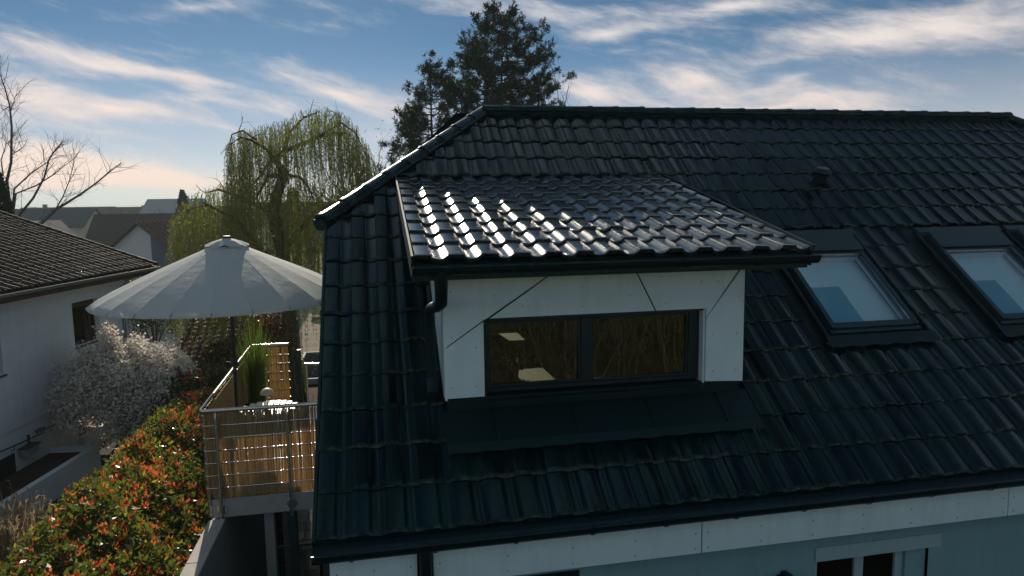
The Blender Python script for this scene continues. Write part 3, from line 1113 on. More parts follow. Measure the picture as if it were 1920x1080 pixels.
M['blind'] = mat('white_blind', (0.60, 0.86, 0.90), 0.9)
M['shaft_shade'] = mat('shaft_shade_tone', (0.16, 0.42, 0.54), 0.9)  # dark tone of the room below, not a second blind
M['lining'] = mat('white_lining', (0.78, 0.80, 0.80), 0.8)
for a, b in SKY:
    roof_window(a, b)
# vent cowl among the tiles
mb = MB().lathe([(0.09, 0.0), (0.085, .10), (0.12, .11), (0.125, .15), (0.08, .20), (0.0, .21)], rp(6.53, 4.42, .03), 14, (0, -.35, .94))
build('vent', mb, M['anthracite'], HOUSE, smooth=40)

# ---------------------------------------------------------------- attic room behind the dormer
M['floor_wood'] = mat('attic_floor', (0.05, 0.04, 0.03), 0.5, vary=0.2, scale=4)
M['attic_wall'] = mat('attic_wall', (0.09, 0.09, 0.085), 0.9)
mb = MB().box((0.5, 0.95, 3.40), (12.4, YB - .9, 3.48))
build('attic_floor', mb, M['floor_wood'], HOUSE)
mb = MB().box((0.5, YB - 1.2, 3.49), (4.98, YB - 1.15, 4.6)).box((.5, .98, 3.49), (12.4, 1.03, 4.48))  # front knee wall added to keep sun from leaking through to the eaves
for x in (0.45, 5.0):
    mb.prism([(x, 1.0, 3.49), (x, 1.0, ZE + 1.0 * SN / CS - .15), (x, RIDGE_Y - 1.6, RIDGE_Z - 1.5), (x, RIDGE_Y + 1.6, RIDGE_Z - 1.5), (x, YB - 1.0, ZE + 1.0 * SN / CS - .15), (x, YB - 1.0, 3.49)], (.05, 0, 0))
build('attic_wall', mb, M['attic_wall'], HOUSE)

# ================================================================ ground and pavings
def brickmat(name, c1, c2, cm, sx, sy, rough=0.8, rot=0.0):
    m = bpy.data.materials.new(name)
    m.use_nodes = True
    t = m.node_tree
    t.nodes.clear()
    q = NG(t)
    out = q.n('ShaderNodeOutputMaterial')
    b = q.n('ShaderNodeBsdfPrincipled')
    b.inputs['Roughness'].default_value = rough
    b.inputs['Specular IOR Level'].default_value = 0.0
    tcn = q.n('ShaderNodeTexCoord')
    mp = q.n('ShaderNodeMapping')
    mp.inputs['Rotation'].default_value = (0, 0, rot)
    t.links.new(tcn.outputs['Object'], mp.inputs[0])
    br = q.n('ShaderNodeTexBrick')
    t.links.new(mp.outputs[0], br.inputs[0])
    br.inputs['Color1'].default_value = col4(c1)
    br.inputs['Color2'].default_value = col4(c2)
    br.inputs['Mortar'].default_value = col4(cm)
    br.inputs['Scale'].default_value = 1.0
    br.inputs['Mortar Size'].default_value = 0.012
    br.inputs['Brick Width'].default_value = sx
    br.inputs['Row Height'].default_value = sy
    k = q.m('MULTIPLY_ADD', q.noise(tcn.outputs['Object'], 0.9, 5.0, 0.6), 0.6, 0.7)
    q.put(b.inputs['Base Color'], q.mix(1.0, br.outputs[0], q.xyz(k, k, k), 'MULTIPLY'))
    bn = q.n('ShaderNodeBump')
    bn.inputs['Strength'].default_value = 0.6
    bn.inputs['Distance'].default_value = 0.01
    bn.invert = True
    t.links.new(br.outputs[1], bn.inputs['Height'])
    t.links.new(bn.outputs[0], b.inputs['Normal'])
    t.links.new(b.outputs[0], out.inputs[0])
    return m


M['grass'] = mat('rough_grass', (0.050, 0.065, 0.022), 0.95, vary=0.4, scale=1.6, color2=(0.085, 0.072, 0.040), c2=(0.42, 0.62), spec=0.1, bump=0.5, bscale=12)
M['soil'] = mat('garden_soil', (0.055, 0.040, 0.030), 0.95, spec=0.1, vary=0.4, scale=3, bump=0.6, bscale=25)
M['paver'] = brickmat('driveway_pavers', (0.34, 0.31, 0.26), (0.27, 0.25, 0.22), (0.14, 0.13, 0.11), 0.24, 0.16, rot=0.35)
M['paver_shade'] = brickmat('shade_toned_street_pavers', (0.075, 0.095, 0.115), (0.06, 0.08, 0.10), (0.04, 0.04, 0.04), 0.24, 0.16, rough=1.0)  # shade over the street is put into this dark bluish tone
M['slab'] = mat('paving_slab', (0.16, 0.165, 0.16), 0.85, spec=0.2, vary=0.25, scale=4, objrand=0.25, bump=0.15, bscale=60)
M['sandstone'] = mat('sandstone', (0.42, 0.31, 0.17), 0.85, vary=0.2, scale=4, objrand=0.15, bump=0.2, bscale=40)
M['path'] = mat('dark_path', (0.06, 0.052, 0.045), 0.95, spec=0.1, vary=0.4, scale=3, bump=0.5, bscale=30)

gx = np.concatenate([[-900, -500, -250], np.arange(-120, 121, 20), [250, 500, 900]])
gy = np.concatenate([[-120, -80, -60, -45, -34, -26, -20, -15, -11], np.arange(-8, 81, 8), [120, 180, 260, 400, 700, 1200]])


def ground_z(x, y):
    z = 0.0
    if y < -11:                                   # wooded bank behind the viewpoint
        z += 5.2 * min(1.0, (-11 - y) / 30.0) ** 1.1
    if y > 150:
        z += 6.0 * min(1.0, (y - 150) / 900.0)
    return z


mb = MB()
for yy in gy:
    for xx in gx:
        mb.v.append((xx, yy, ground_z(xx, yy)))
for i in range(len(gy) - 1):
    for k in range(len(gx) - 1):
        n = len(gx)
        mb.f.append((i * n + k, i * n + k + 1, (i + 1) * n + k + 1, (i + 1) * n + k))
tag(build('ground', mb, M['grass'], smooth=60), kind='structure')
sheet = lambda x0, y0, x1, y1, z: MB().add([(x0, y0, z), (x1, y0, z), (x1, y1, z), (x0, y1, z)], [(0, 1, 2, 3)])
tag(build('driveway', sheet(-3.6, 21.0, 6.0, 62.0, .004), M['paver']), kind='structure')
tag(build('street', sheet(-40, 30.0, -3.7, 44.0, .004), M['paver_shade']), kind='structure')
tag(build('garden_soil', sheet(-5.6, -6.0, -1.42, 20.5, .004), M['soil']), kind='structure')
tag(build('path', MB().add([(-7.9, 2, .008), (-5.6, 2, .008), (-5.6, 20, .008), (-7.2, 20, .008)], [(0, 1, 2, 3)]), M['path']), kind='structure')
# courtyard under the balcony, laid with slabs
CY_ = tag(build('courtyard', sheet(-1.3, -1.0, 0.155, 20.9, .004), M['soil']), kind='structure')
sm = MB().box((0, 0, 0), (0.385, 0.385, 0.04))
sme = bpy.data.meshes.new('paving_slab')
sme.from_pydata(sm.v, [], sm.f)
sme.materials.append(M['slab'])
for r in range(38):
    for c in range(4 if r < 99 else 0):
        y = 5.6 + r * 0.40
        o = bpy.data.objects.new('paving_slab', sme)
        COL.objects.link(o)
        o.parent = CY_
        o.location = (-1.45 + c * 0.40 + (0.2 if r % 2 else 0) * 0.0, y, .008 + RNG.uniform(0, .004))
# sunlit stone edging along the path
EDG = tag(build('path_edging', sheet(-5.62, 6.0, -5.36, 19.0, .010), M['path']), kind='structure')
for r in range(24):
    y = 6.2 + r * 0.52
    o = build('edging_stone', MB().box((-5.70, y, .012), (-5.32, y + .50, .12 + RNG.uniform(-.01, .01))), M['sandstone'], EDG, bevel=.012)

# garden wall that carries the balcony corner
mb = MB().box((-1.435, -6.0, 0), (-1.29, 9.0, 2.84))
GW = empty('garden_wall', (-1.36, 0, 0))
build('wall', mb, M['concrete_dark'], GW)
for k in range(9):
    y = -6.0 + k * 0.982
    build('coping', MB().box((-1.45, y + .003, 2.841), (-1.275, y + .979, 2.872)), M['concrete'], GW, bevel=.005)
tag(GW, 'grey concrete garden wall between the hedge and the courtyard', 'wall')

# ================================================================ balcony
BX0, BX1, BY0, BY1, DK, RT = -1.473, 0.15, 2.871, 6.70, 3.075, 4.118
BAL = empty('balcony', (-0.7, 4.8, 2.86))
tag(BAL, 'balcony with steel railing and tan reed screens beside the black roof', 'balcony')
build('slab', MB().box((BX0 + .06, BY0 + .05, 2.86), (BX1, BY1 - .05, DK - .012)), M['concrete'], BAL, bevel=.006)
M['decking'] = mat('balcony_decking', (0.20, 0.17, 0.14), 0.8, vary=0.2, scale=5, objrand=0.15)
for k in range(10):
    x = BX0 + .065 + k * .155
    build('deck_board', MB().box((x, BY0 + .06, DK - .01), (x + .149, BY1 - .06, DK + .012)), M['decking'], BAL)
build('fascia', MB().box((BX0 + .055, BY0 + .03, 2.86), (BX1, BY0 + .048, DK)), M['concrete'], BAL)
# handrail, one bent tube
mb = MB().tube([(BX1 + .05, BY0, RT), (BX0 + .03, BY0, RT), (BX0, BY0 + .03, RT), (BX0 - .10, BY1 - .03, RT), (BX0 - .07, BY1, RT), (-0.98, BY1, RT)], .0235, 10)
build('handrail', mb, M['steel'], BAL, smooth=50)
bars = [3.945, 3.80, 3.655, 3.51, 3.365, 3.22]
for z in bars:
    mb = MB().tube([(BX1, BY0 + .005, z), (BX0 + .03, BY0 + .005, z), (BX0 + .005, BY0 + .03, z), (BX0 - .09, BY1 - .03, z), (BX0 - .07, BY1, z), (-0.98, BY1, z)], .0075, 6)
    build('bar', mb, M['steel'], BAL, smooth=50)
posts = [(-1.314, BY0 - .02), (-.556, BY0 - .02)] + [(BX0 + .0 - .1 * f, BY0 + (BY1 - BY0) * f) for f in (.04, .33, .66, .97)]
for i, (x, y) in enumerate(posts):
    mb = MB().tube([(x, y, 2.83), (x, y, 4.03)], .021, 10).tube([(x, y, 4.03), (x, BY0 if i < 2 else y, 4.10)], .008, 6)
    pst = build('post', mb, M['steel'], BAL, smooth=50)
    if i < 2:
        build('flange', MB().lathe([(0.0, .012), (.055, .012), (.06, .006), (.06, 0)], (x, BY0 + .029, 2.955), 16, (0, -1, 0)), M['steel'], pst)


def reedmat():
    m = bpy.data.materials.new('reed')
    m.use_nodes = True
    t = m.node_tree
    t.nodes.clear()
    q = NG(t)
    out = q.n('ShaderNodeOutputMaterial')
    b = q.n('ShaderNodeBsdfPrincipled')
    b.inputs['Roughness'].default_value = 0.55
    geo = q.n('ShaderNodeNewGeometry')
    x, y, z = q.sep(geo.outputs['Position'])
    k = q.noise(q.xyz(q.m('MULTIPLY', x, 60), q.m('MULTIPLY', y, 60), q.m('MULTIPLY', z, 1.5)), 1.0, 3.0, 0.6)
    c = q.ramp(k, [(0.25, (0.40, 0.30, 0.17)), (0.5, (0.58, 0.45, 0.27)), (0.75, (0.70, 0.57, 0.38))])
    q.put(b.inputs['Base Color'], c)
    tr = q.n('ShaderNodeBsdfTranslucent')
    t.links.new(c, tr.inputs[0])
    mx = q.n('ShaderNodeMixShader')
    mx.inputs[0].default_value = 0.58
    t.links.new(b.outputs[0], mx.inputs[1])
    t.links.new(tr.outputs[0], mx.inputs[2])
    t.links.new(mx.outputs[0], out.inputs[0])
    return m


M['reed'] = reedmat()


def reeds(p0, p1, z0, z1, step=.0092):
    p0, p1 = np.asarray(p0, float), np.asarray(p1, float)
    d = p1 - p0
    n = int(np.linalg.norm(d) / step)
    u_ = unit(d)
    w_ = np.array([-u_[1], u_[0], 0])
    mb = MB()
    for i in range(n):
        if RNG.random() < .016:
            continue
        c = p0 + d * (i + .5 + RNG.uniform(-.25, .25)) / n + w_ * RNG.uniform(-.003, .003)
        r = RNG.uniform(.0056, .0072)
        zt, zb = z1 + RNG.uniform(-.012, .008), z0 + RNG.uniform(-.012, .02)
        tl = RNG.normal() * .006
        o = len(mb.v)
        for z, sft in ((zb, 0), (zt, tl)):
            for a, b in ((1, 0), (0, 1), (-1, 0), (0, -1)):
                q_ = c + u_ * (a * r + sft) + w_ * b * r
                mb.v.append((q_[0], q_[1], z))
        for k in range(4):
            mb.f.append((o + k, o + (k + 1) % 4, o + 4 + (k + 1) % 4, o + 4 + k))
    return mb


for k, (a, b) in enumerate((((BX0 + .075, BY0 + .022, 0), (BX1, BY0 + .022, 0)), ((BX0 + .03, BY0 + .05, 0), (BX0 - .06, BY1 - .06, 0)), ((BX0 - .04, BY1 - .03, 0), (-.99, BY1 - .03, 0)))):
    o = build('reed_screen', reeds(a, b, DK + .02, RT - .035), M['reed'], BAL)
    o['kind'] = 'stuff'
# supports below
for (x, w_, m) in ((-0.845, .055, 'concrete'), (-0.585, .05, 'dark_steel')):
    build('support_post', MB().box((x - w_, 3.05, 0.02), (x + w_, 3.05 + 2 * w_, 2.86)), M[m], BAL, bevel=.006)
build('support_post', MB().box((-1.30, BY1 - .25, 0.02), (-1.2, BY1 - .15, 2.86)), M['dark_steel'], BAL)
build('support_post', MB().box((-.30, BY1 - .25, 0.02), (-.2, BY1 - .15, 2.86)), M['dark_steel'], BAL)

# dark steel stair leading down from the far end of the balcony
STR = empty('steel_stair', (-0.5, 8.0, 0))
tag(STR, 'dark steel stair with railing descending behind the reed balcony', 'stair')
sy0, sy1, sz0, sz1 = BY1 + .02, 10.6, DK, 0.1
for x in (-0.93, -0.10):
    mb = MB().prism([(x - .015, sy0, sz0), (x - .015, sy0, sz0 - .24), (x - .015, sy1, sz1 - .1), (x - .015, sy1, sz1 + .1)], (.03, 0, 0))
    build('stringer', mb, M['dark_steel'], STR)
    build('handrail', MB().tube([(x, sy0, sz0 + .95), (x, sy1, sz1 + .95)], .022, 8), M['dark_steel'], STR)
    for q_ in (.33, .62):
        build('rail', MB().tube([(x, sy0, sz0 + q_), (x, sy1, sz1 + q_)], .010, 6), M['dark_steel'], STR)
    for i in range(5):
        f_ = i / 4
        y, z = sy0 + .04 + (sy1 - sy0 - .08) * f_, sz0 + (sz1 - sz0) * f_
        build('baluster', MB().box((x - .016, y - .016, z), (x + .016, y + .016, z + .95)), M['dark_steel'], STR)
for i in range(14):
    f_ = (i + .5) / 14
    y, z = sy0 + (sy1 - sy0) * f_, sz0 + (sz1 - sz0) * f_
    build('tread', MB().box((-.914, y - .13, z - .05), (-.116, y + .13, z - .015)), M['dark_steel'], STR)
build('newel_post', MB().box((-.845, BY1 - .06, DK + .013), (-.785, BY1 + .0, 4.02)), M['dark_steel'], STR, bevel=.004)

RL2 = build('wall_rail', MB().tube([(-.62, 5.6, 4.0), (-.2, 5.5, 4.0), (.158, 5.5, 4.0)], .02, 8).tube([(-.60, 5.6, 4.0), (-.60, 5.6, DK + .013)], .018, 8), M['steel'], smooth=50)
tag(RL2, 'short steel rail standing on the balcony next to the gable', 'railing')

# wire mesh gate under the balcony
GT = empty('mesh_gate', (-1.1, 6.2, 0))
tag(GT, 'wire mesh gate in a steel frame under the balcony', 'gate')
M['galv'] = mat('galvanised', (0.30, 0.33, 0.34), 0.4, metal=0.7, vary=0.1, scale=8)
for (a, b) in ((-1.27, -.62), (-.54, .12)):
    mb = MB()
    for i in range(14):
        x = a + .02 + (b - a - .04) * i / 13
        mb.tube([(x, 6.2, .1), (x, 6.2, 1.95)], .003, 4, False)
    for i in range(10):
        z = .12 + i * .2
        mb.tube([(a, 6.2, z), (b, 6.2, z)], .004, 4, False)
    build('wire_mesh', mb, M['galv'], GT)['kind'] = 'stuff'
    for z in (.08, .82, 1.97):
        build('frame_rail', MB().box((a, 6.18, z), (b, 6.22, z + .035)), M['galv'], GT)
for x in (-1.3, -.58, .135):
    build('gate_post', MB().box((x - .025, 6.17, 0.02), (x + .025, 6.23, 2.05)), M['dark_steel'], GT)

# gravel bed with pale kerb beyond
GB = empty('gravel_bed', (-1.85, 22.8, 0))
tag(GB, 'dark gravel bed framed by a pale stone kerb behind the balcony', 'planter')
x0, x1, y0, y1 = -2.75, -1.45, 20.5, 25.6
for a, b in (((x0, y0, .005), (x1, y0 + .14, .22)), ((x0, y1 - .14, .005), (x1, y1, .22)), ((x0, y0 + .141, .005), (x0 + .14, y1 - .141, .22)), ((x1 - .14, y0 + .141, .005), (x1, y1 - .141, .22))):
    build('kerb', MB().box(a, b), M['concrete'], GB, bevel=.01)
n = 2600
P = np.stack([RNG.uniform(x0 + .16, x1 - .16, n), RNG.uniform(y0 + .16, y1 - .16, n), RNG.uniform(.08, .15, n)], 1)
M['gravel'] = mat('dark_gravel', (0.07, 0.072, 0.07), 0.7, vary=0.5, scale=30)
mb = MB()
for p in P:
    s_ = RNG.uniform(.025, .06)
    o = len(mb.v)
    for k in range(4):
        th = RNG.uniform(0, .6) + k * math.pi / 2
        mb.v.append((p[0] + s_ * math.cos(th), p[1] + s_ * math.sin(th), p[2] - .01))
    mb.v.append((p[0], p[1], p[2] + s_ * .6))
    mb.f += [(o, o + 1, o + 4), (o + 1, o + 2, o + 4), (o + 2, o + 3, o + 4), (o + 3, o, o + 4)]
mb.add([(x0 + .14, y0 + .14, .09), (x1 - .14, y0 + .14, .09), (x1 - .14, y1 - .14, .09), (x0 + .14, y1 - .14, .09)], [(0, 1, 2, 3)])
build('gravel', mb, M['gravel'], GB)['kind'] = 'stuff'

# ================================================================ parasol
PC = np.array([-1.365, 4.30])
PAR = empty('parasol', (PC[0], PC[1], DK + .012))
tag(PAR, 'large round grey parasol open above the balcony', 'parasol')
M['canvas'] = mat('parasol_canvas', (0.58, 0.64, 0.66), 0.75, vary=0.07, scale=5, trans=0.38, bump=0.30, bscale=7)
M['pole'] = mat('parasol_pole', (0.02, 0.022, 0.025), 0.4)
build('pole', MB().tube([(PC[0], PC[1], DK + .06), (PC[0], PC[1], 5.90)], .024, 12), M['pole'], PAR, smooth=50)
build('crank', MB().lathe([(.03, 0), (.045, .01), (.045, .11), (.03, .13)], (PC[0], PC[1], 4.30), 12).tube([(PC[0] - .04, PC[1] - .02, 4.36), (PC[0] - .10, PC[1] - .05, 4.38), (PC[0] - .11, PC[1] - .05, 4.42)], .008, 6), M['pole'], PAR, smooth=40)
build('base', MB().lathe([(0, .075), (.03, .075), (.04, .06), (.26, .055), (.30, .03), (.30, 0.001), (0, 0.001)], (PC[0], PC[1], DK + .012), 24), M['dark_steel'], PAR, smooth=40)
NG_ = 24
PR, PZR, PZA = 1.60, 5.215, 5.90
cprof = [(0.20, 5.880), (0.45, 5.770), (0.75, 5.640), (1.05, 5.505), (1.35, 5.360), (1.52, 5.268), (1.60, 5.215)]
for k in range(NG_):
    a0, a1 = 2 * math.pi * k / NG_ + .07, 2 * math.pi * (k + 1) / NG_ + .07
    mb = MB()
    for (r, z) in cprof:
        for q_ in range(5):
            f_ = q_ / 4
            th = a0 + (a1 - a0) * f_
            sag = .007 * (r / PR) ** 1.2 * 4 * f_ * (1 - f_)
            rim = 1 - .010 * 4 * f_ * (1 - f_) * (r / PR) ** 4
            mb.v.append((PC[0] + r * rim * math.cos(th), PC[1] + r * rim * math.sin(th), z - sag + RNG.normal() * .0012))
    for i in range(len(cprof) - 1):
        for q_ in range(4):
            mb.f.append((i * 5 + q_, i * 5 + q_ + 1, (i + 1) * 5 + q_ + 1, (i + 1) * 5 + q_))
    o0 = len(mb.v)
    for q_ in range(5):
        x, y, z = mb.v[(len(cprof) - 1) * 5 + q_]
        mb.v.append((x * 1.0, y, z - .022))
    for q_ in range(4):
        mb.f.append(((len(cprof) - 1) * 5 + q_, (len(cprof) - 1) * 5 + q_ + 1, o0 + q_ + 1, o0 + q_))
    build('canopy_panel', mb, M['canvas'], PAR, smooth=60)
    c_, s_ = math.cos(a0), math.sin(a0)
    build('rib', MB().tube([(PC[0] + r * c_, PC[1] + r * s_, z - .012) for r, z in ((.05, 5.90),) + tuple(cprof[1::2])] + [(PC[0] + 1.605 * c_, PC[1] + 1.605 * s_, 5.212)], .005, 5), M['pole'], PAR)
mb = MB()
n = 48
for (r, z, amp) in ((.03, 5.985, 0), (.10, 5.965, .0), (.17, 5.938, .006), (.265, 5.888, .014)):
    for k in range(n):
        th = 2 * math.pi * k / n
        mb.v.append((PC[0] + r * math.cos(th), PC[1] + r * math.sin(th), z + amp * math.sin(th * 8 + 1)))
for i in range(3):
    for k in range(n):
        mb.f.append((i * n + k, i * n + (k + 1) % n, (i + 1) * n + (k + 1) % n, (i + 1) * n + k))
build('vent_cap', mb, M['canvas'], PAR, smooth=60)
build('finial', MB().lathe([(.055, 0), (.055, .018), (.045, .028), (0, .03)], (PC[0], PC[1], 5.983), 16), M['pole'], PAR, smooth=40)

# ================================================================ things on the balcony
TBL = empty('garden_table', (-.97, 4.28, DK + .012))
tag(TBL, 'round white slatted table behind the balcony screen', 'table')
M['white_paint'] = mat('white_paint', (0.72, 0.72, 0.70), 0.45)
for i in range(9):
    x = -.32 + i * .08
    h_ = math.sqrt(max(0.012, .36 ** 2 - x ** 2))
    build('slat', MB().box((-.97 + x - .034, 4.28 - h_, 3.705), (-.97 + x + .034, 4.28 + h_, 3.725)), M['white_paint'], TBL, bevel=.004)
build('under_ring', MB().lathe([(.27, 3.68), (.30, 3.68), (.30, 3.704), (.27, 3.704), (.27, 3.68)], (-.97, 4.28, 0), 24), M['white_paint'], TBL)
for a in (0.8, 2.37, 3.94, 5.5):
    build('leg', MB().tube([(-.97 + .28 * math.cos(a), 4.28 + .28 * math.sin(a), 3.685), (-.97 + .34 * math.cos(a), 4.28 + .34 * math.sin(a), DK + .013)], .014, 8), M['white_paint'], TBL)
LMP = empty('table_lamp', (-.98, 4.28, 3.726))
tag(LMP, 'small cream mushroom lamp on the white table', 'lamp')
M['cream'] = mat('cream_lacquer', (0.62, 0.50, 0.38), 0.4)
build('lamp_shade', MB().lathe([(0, .262), (.035, .258), (.062, .243), (.085, .215), (.092, .185), (.088, .185), (.06, .20), (0, .215)], (-.98, 4.28, 3.727), 24), M['cream'], LMP, smooth=60)
build('stem', MB().lathe([(.006, .03), (.006, .22)], (-.98, 4.28, 3.727), 8), M['cream'], LMP)
build('foot', MB().lathe([(0, .03), (.02, .028), (.05, .012), (.05, 0), (0, 0)], (-.98, 4.28, 3.727), 20), M['cream'], LMP, smooth=40)
# tall ornamental grass in a pot
GP = empty('potted_grass', (-1.29, 5.35, DK + .012))
tag(GP, 'tall bright green ornamental grass in a dark pot on the balcony', 'plant')
build('pot', MB().lathe([(0, 0), (.14, 0), (.19, .38), (.20, .40), (.175, .40), (.17, .34), (0, .34)], (-1.29, 5.35, DK + .013), 20), M['anthracite'], GP, smooth=40)
M['blade'] = mat('grass_blade', (0.10, 0.16, 0.025), 0.5, vary=0.3, scale=3, trans=0.45)
V = []
for i in range(420):
    a, ln = RNG.uniform(0, 2 * math.pi), RNG.uniform(.6, 1.42)
    lean = RNG.uniform(.02, .30) * ln
    p = np.array([-1.29, 5.35, 3.42]) + np.array([math.cos(a), math.sin(a), 0]) * RNG.uniform(0, .12)
    d = np.array([math.cos(a), math.sin(a), 0])
    sd = np.array([-math.sin(a), math.cos(a), 0]) * .0055
    pts = [p + d * lean * t * t + np.array([0, 0, ln * (t - .12 * t * t * (1 if lean > .25 else 0))]) for t in (0, .35, .7, 1.0)]
    for k in range(3):
        w0, w1 = (1, .9, .6, .1)[k], (1, .9, .6, .1)[k + 1]
        V.append([pts[k] - sd * w0, pts[k] + sd * w0, pts[k + 1] + sd * w1, pts[k + 1] - sd * w1])
quads('blades', np.array(V), M['blade'], GP, 'stuff')

# ================================================================ planting
M['leaf_green'] = mat('photinia_leaf', (0.034, 0.060, 0.017), 0.38, spec=0.5, vary=0.5, scale=2.5, trans=0.35, transcol=(0.16, 0.22, 0.03))
M['leaf_lime'] = mat('photinia_young_leaf', (0.10, 0.13, 0.02), 0.3, spec=0.6, vary=0.4, scale=3, trans=0.45, transcol=(0.38, 0.36, 0.04))
M['leaf_red'] = mat('photinia_shoot', (0.30, 0.050, 0.025), 0.35, spec=0.5, vary=0.45, scale=5, trans=0.45, transcol=(0.70, 0.16, 0.05))
M['leaf_dull_red'] = mat('photinia_shoot_dull', (0.12, 0.022, 0.018), 0.4, vary=0.4, scale=4, trans=0.35)  # darker shoot red, the far hedge's shade put into the colour


def wave(x, y, s=1.0, ph=0.0):
    return (np.sin(x * 2.1 * s + ph) * np.cos(y * 1.7 * s + 1.3 * ph) + .6 * np.sin(x * 4.3 * s + y * 3.1 * s + ph) + .4 * np.cos(y * 6.1 * s - x * 3.3 * s)) / 2


def hedge(name, label, x0, x1, y0, y1, h, nleaf, nred, seed, redness=1.0, slope=.7):
    global RNG
    RNG = np.random.default_rng(seed)
    H = empty(name, ((x0 + x1) / 2, (y0 + y1) / 2, 0))
    tag(H, label, 'hedge')

    def top(x, y):
        e = np.minimum(1, np.minimum((x - x0) / .7, (x1 - x) / slope)).clip(0, 1)
        return (h + .20 * wave(x, y) + .20 * wave(x, y, 2.9, 1.0) + .10 * wave(x, y, 6.1, .4)) * (0.45 + .55 * np.sqrt(e))
    mb = MB()
    for i in range(int((y1 - y0) * 3.5)):
        x, y = RNG.uniform(x0 + .5, x1 - .5), RNG.uniform(y0 + .2, y1 - .2)
        p = np.array([x, y, 0.0])
        q_ = p + np.array([RNG.normal() * .15, RNG.normal() * .15, h * .55])
        mb.tube([p, q_, q_ + np.array([RNG.normal() * .3, RNG.normal() * .3, h * .38])], [.02, .014, .006], 4, False)
    build('branches', mb, M['bark'], H)['kind'] = 'stuff'
    # leaf positions: mostly in the outer shell
    n = nleaf
    x = RNG.uniform(x0, x1, n)
    y = RNG.uniform(y0, y1, n)
    zt = top(x, y)
    z = zt - np.abs(RNG.exponential(.13, n)).clip(0, h * .8)
    k = int(n * .42)                                        # sides
    side = RNG.random(k) < .5
    x[:k] = np.where(side, x0 + RNG.exponential(.12, k), x1 - RNG.exponential(.12, k)).clip(x0, x1)
    z[:k] = RNG.uniform(.1, 1, k) * top(x[:k], y[:k])
    P = np.stack([x, y, z], 1) + RNG.normal(size=(n, 3)) * .05
    D = RNG.normal(size=(n, 3)) * .8 + np.array([0, 0, .45])
    Lf = RNG.uniform(.06, .14, n)
    yl = RNG.random(n) < .10
    V = leafquads(P, D, Lf, Lf * .45)
    quads('leaves', V[~yl], M['leaf_green'], H, 'stuff')
    quads('young_leaves', V[yl], M['leaf_lime'], H, 'stuff')
    # shoots: upright whorls of young leaves on top and upper flanks
    V = []
    m = nred
    ncl = m // 6
    ci = RNG.integers(0, ncl, m)
    x = (RNG.uniform(x0 + .05, x1 - .05, ncl)[ci] + RNG.normal(size=m) * .13).clip(x0 + .02, x1 - .02)
    y = RNG.uniform(y0, y1, ncl)[ci] + RNG.normal(size=m) * .13
    keep = ((wave(x, y, .8, 2.0) + RNG.normal(size=m) * .5) > -.35) & (RNG.random(m) < ((x1 - x) / slope).clip(.15, 1))
    x, y = x[keep], y[keep]
    m = len(x)
    C = np.stack([x, y, top(x, y) + RNG.uniform(-.12, .05, m)], 1)
    size = RNG.uniform(.55, 1.2, m)
    for c in range(6):
        D = RNG.normal(size=(m, 3)) * np.array([.5, .5, .2]) + np.array([0, 0, .9])
        Lf = RNG.uniform(.055, .10, m) * size
        V.append(leafquads(C + RNG.normal(size=(m, 3)) * .018 + np.array([0, 0, RNG.uniform(0, .05)]), D, Lf, Lf * .36))
    V = np.concatenate(V)
    quads('red_shoots', V, M['leaf_red'] if redness > .5 else M['leaf_dull_red'], H, 'stuff')
    return H


hedge('photinia_hedge', 'long green hedge with bright red shoots left of the balcony', -4.75, -1.62, -1.0, 12.0, 2.02, 76000, 4300, 21, slope=1.35)
hedge('photinia_hedge', 'red leaved hedge in dark painted shade tones behind the balcony below the willow', -5.2, -2.0, 12.4, 18.6, 2.15, 26000, 2600, 22, 0.2)


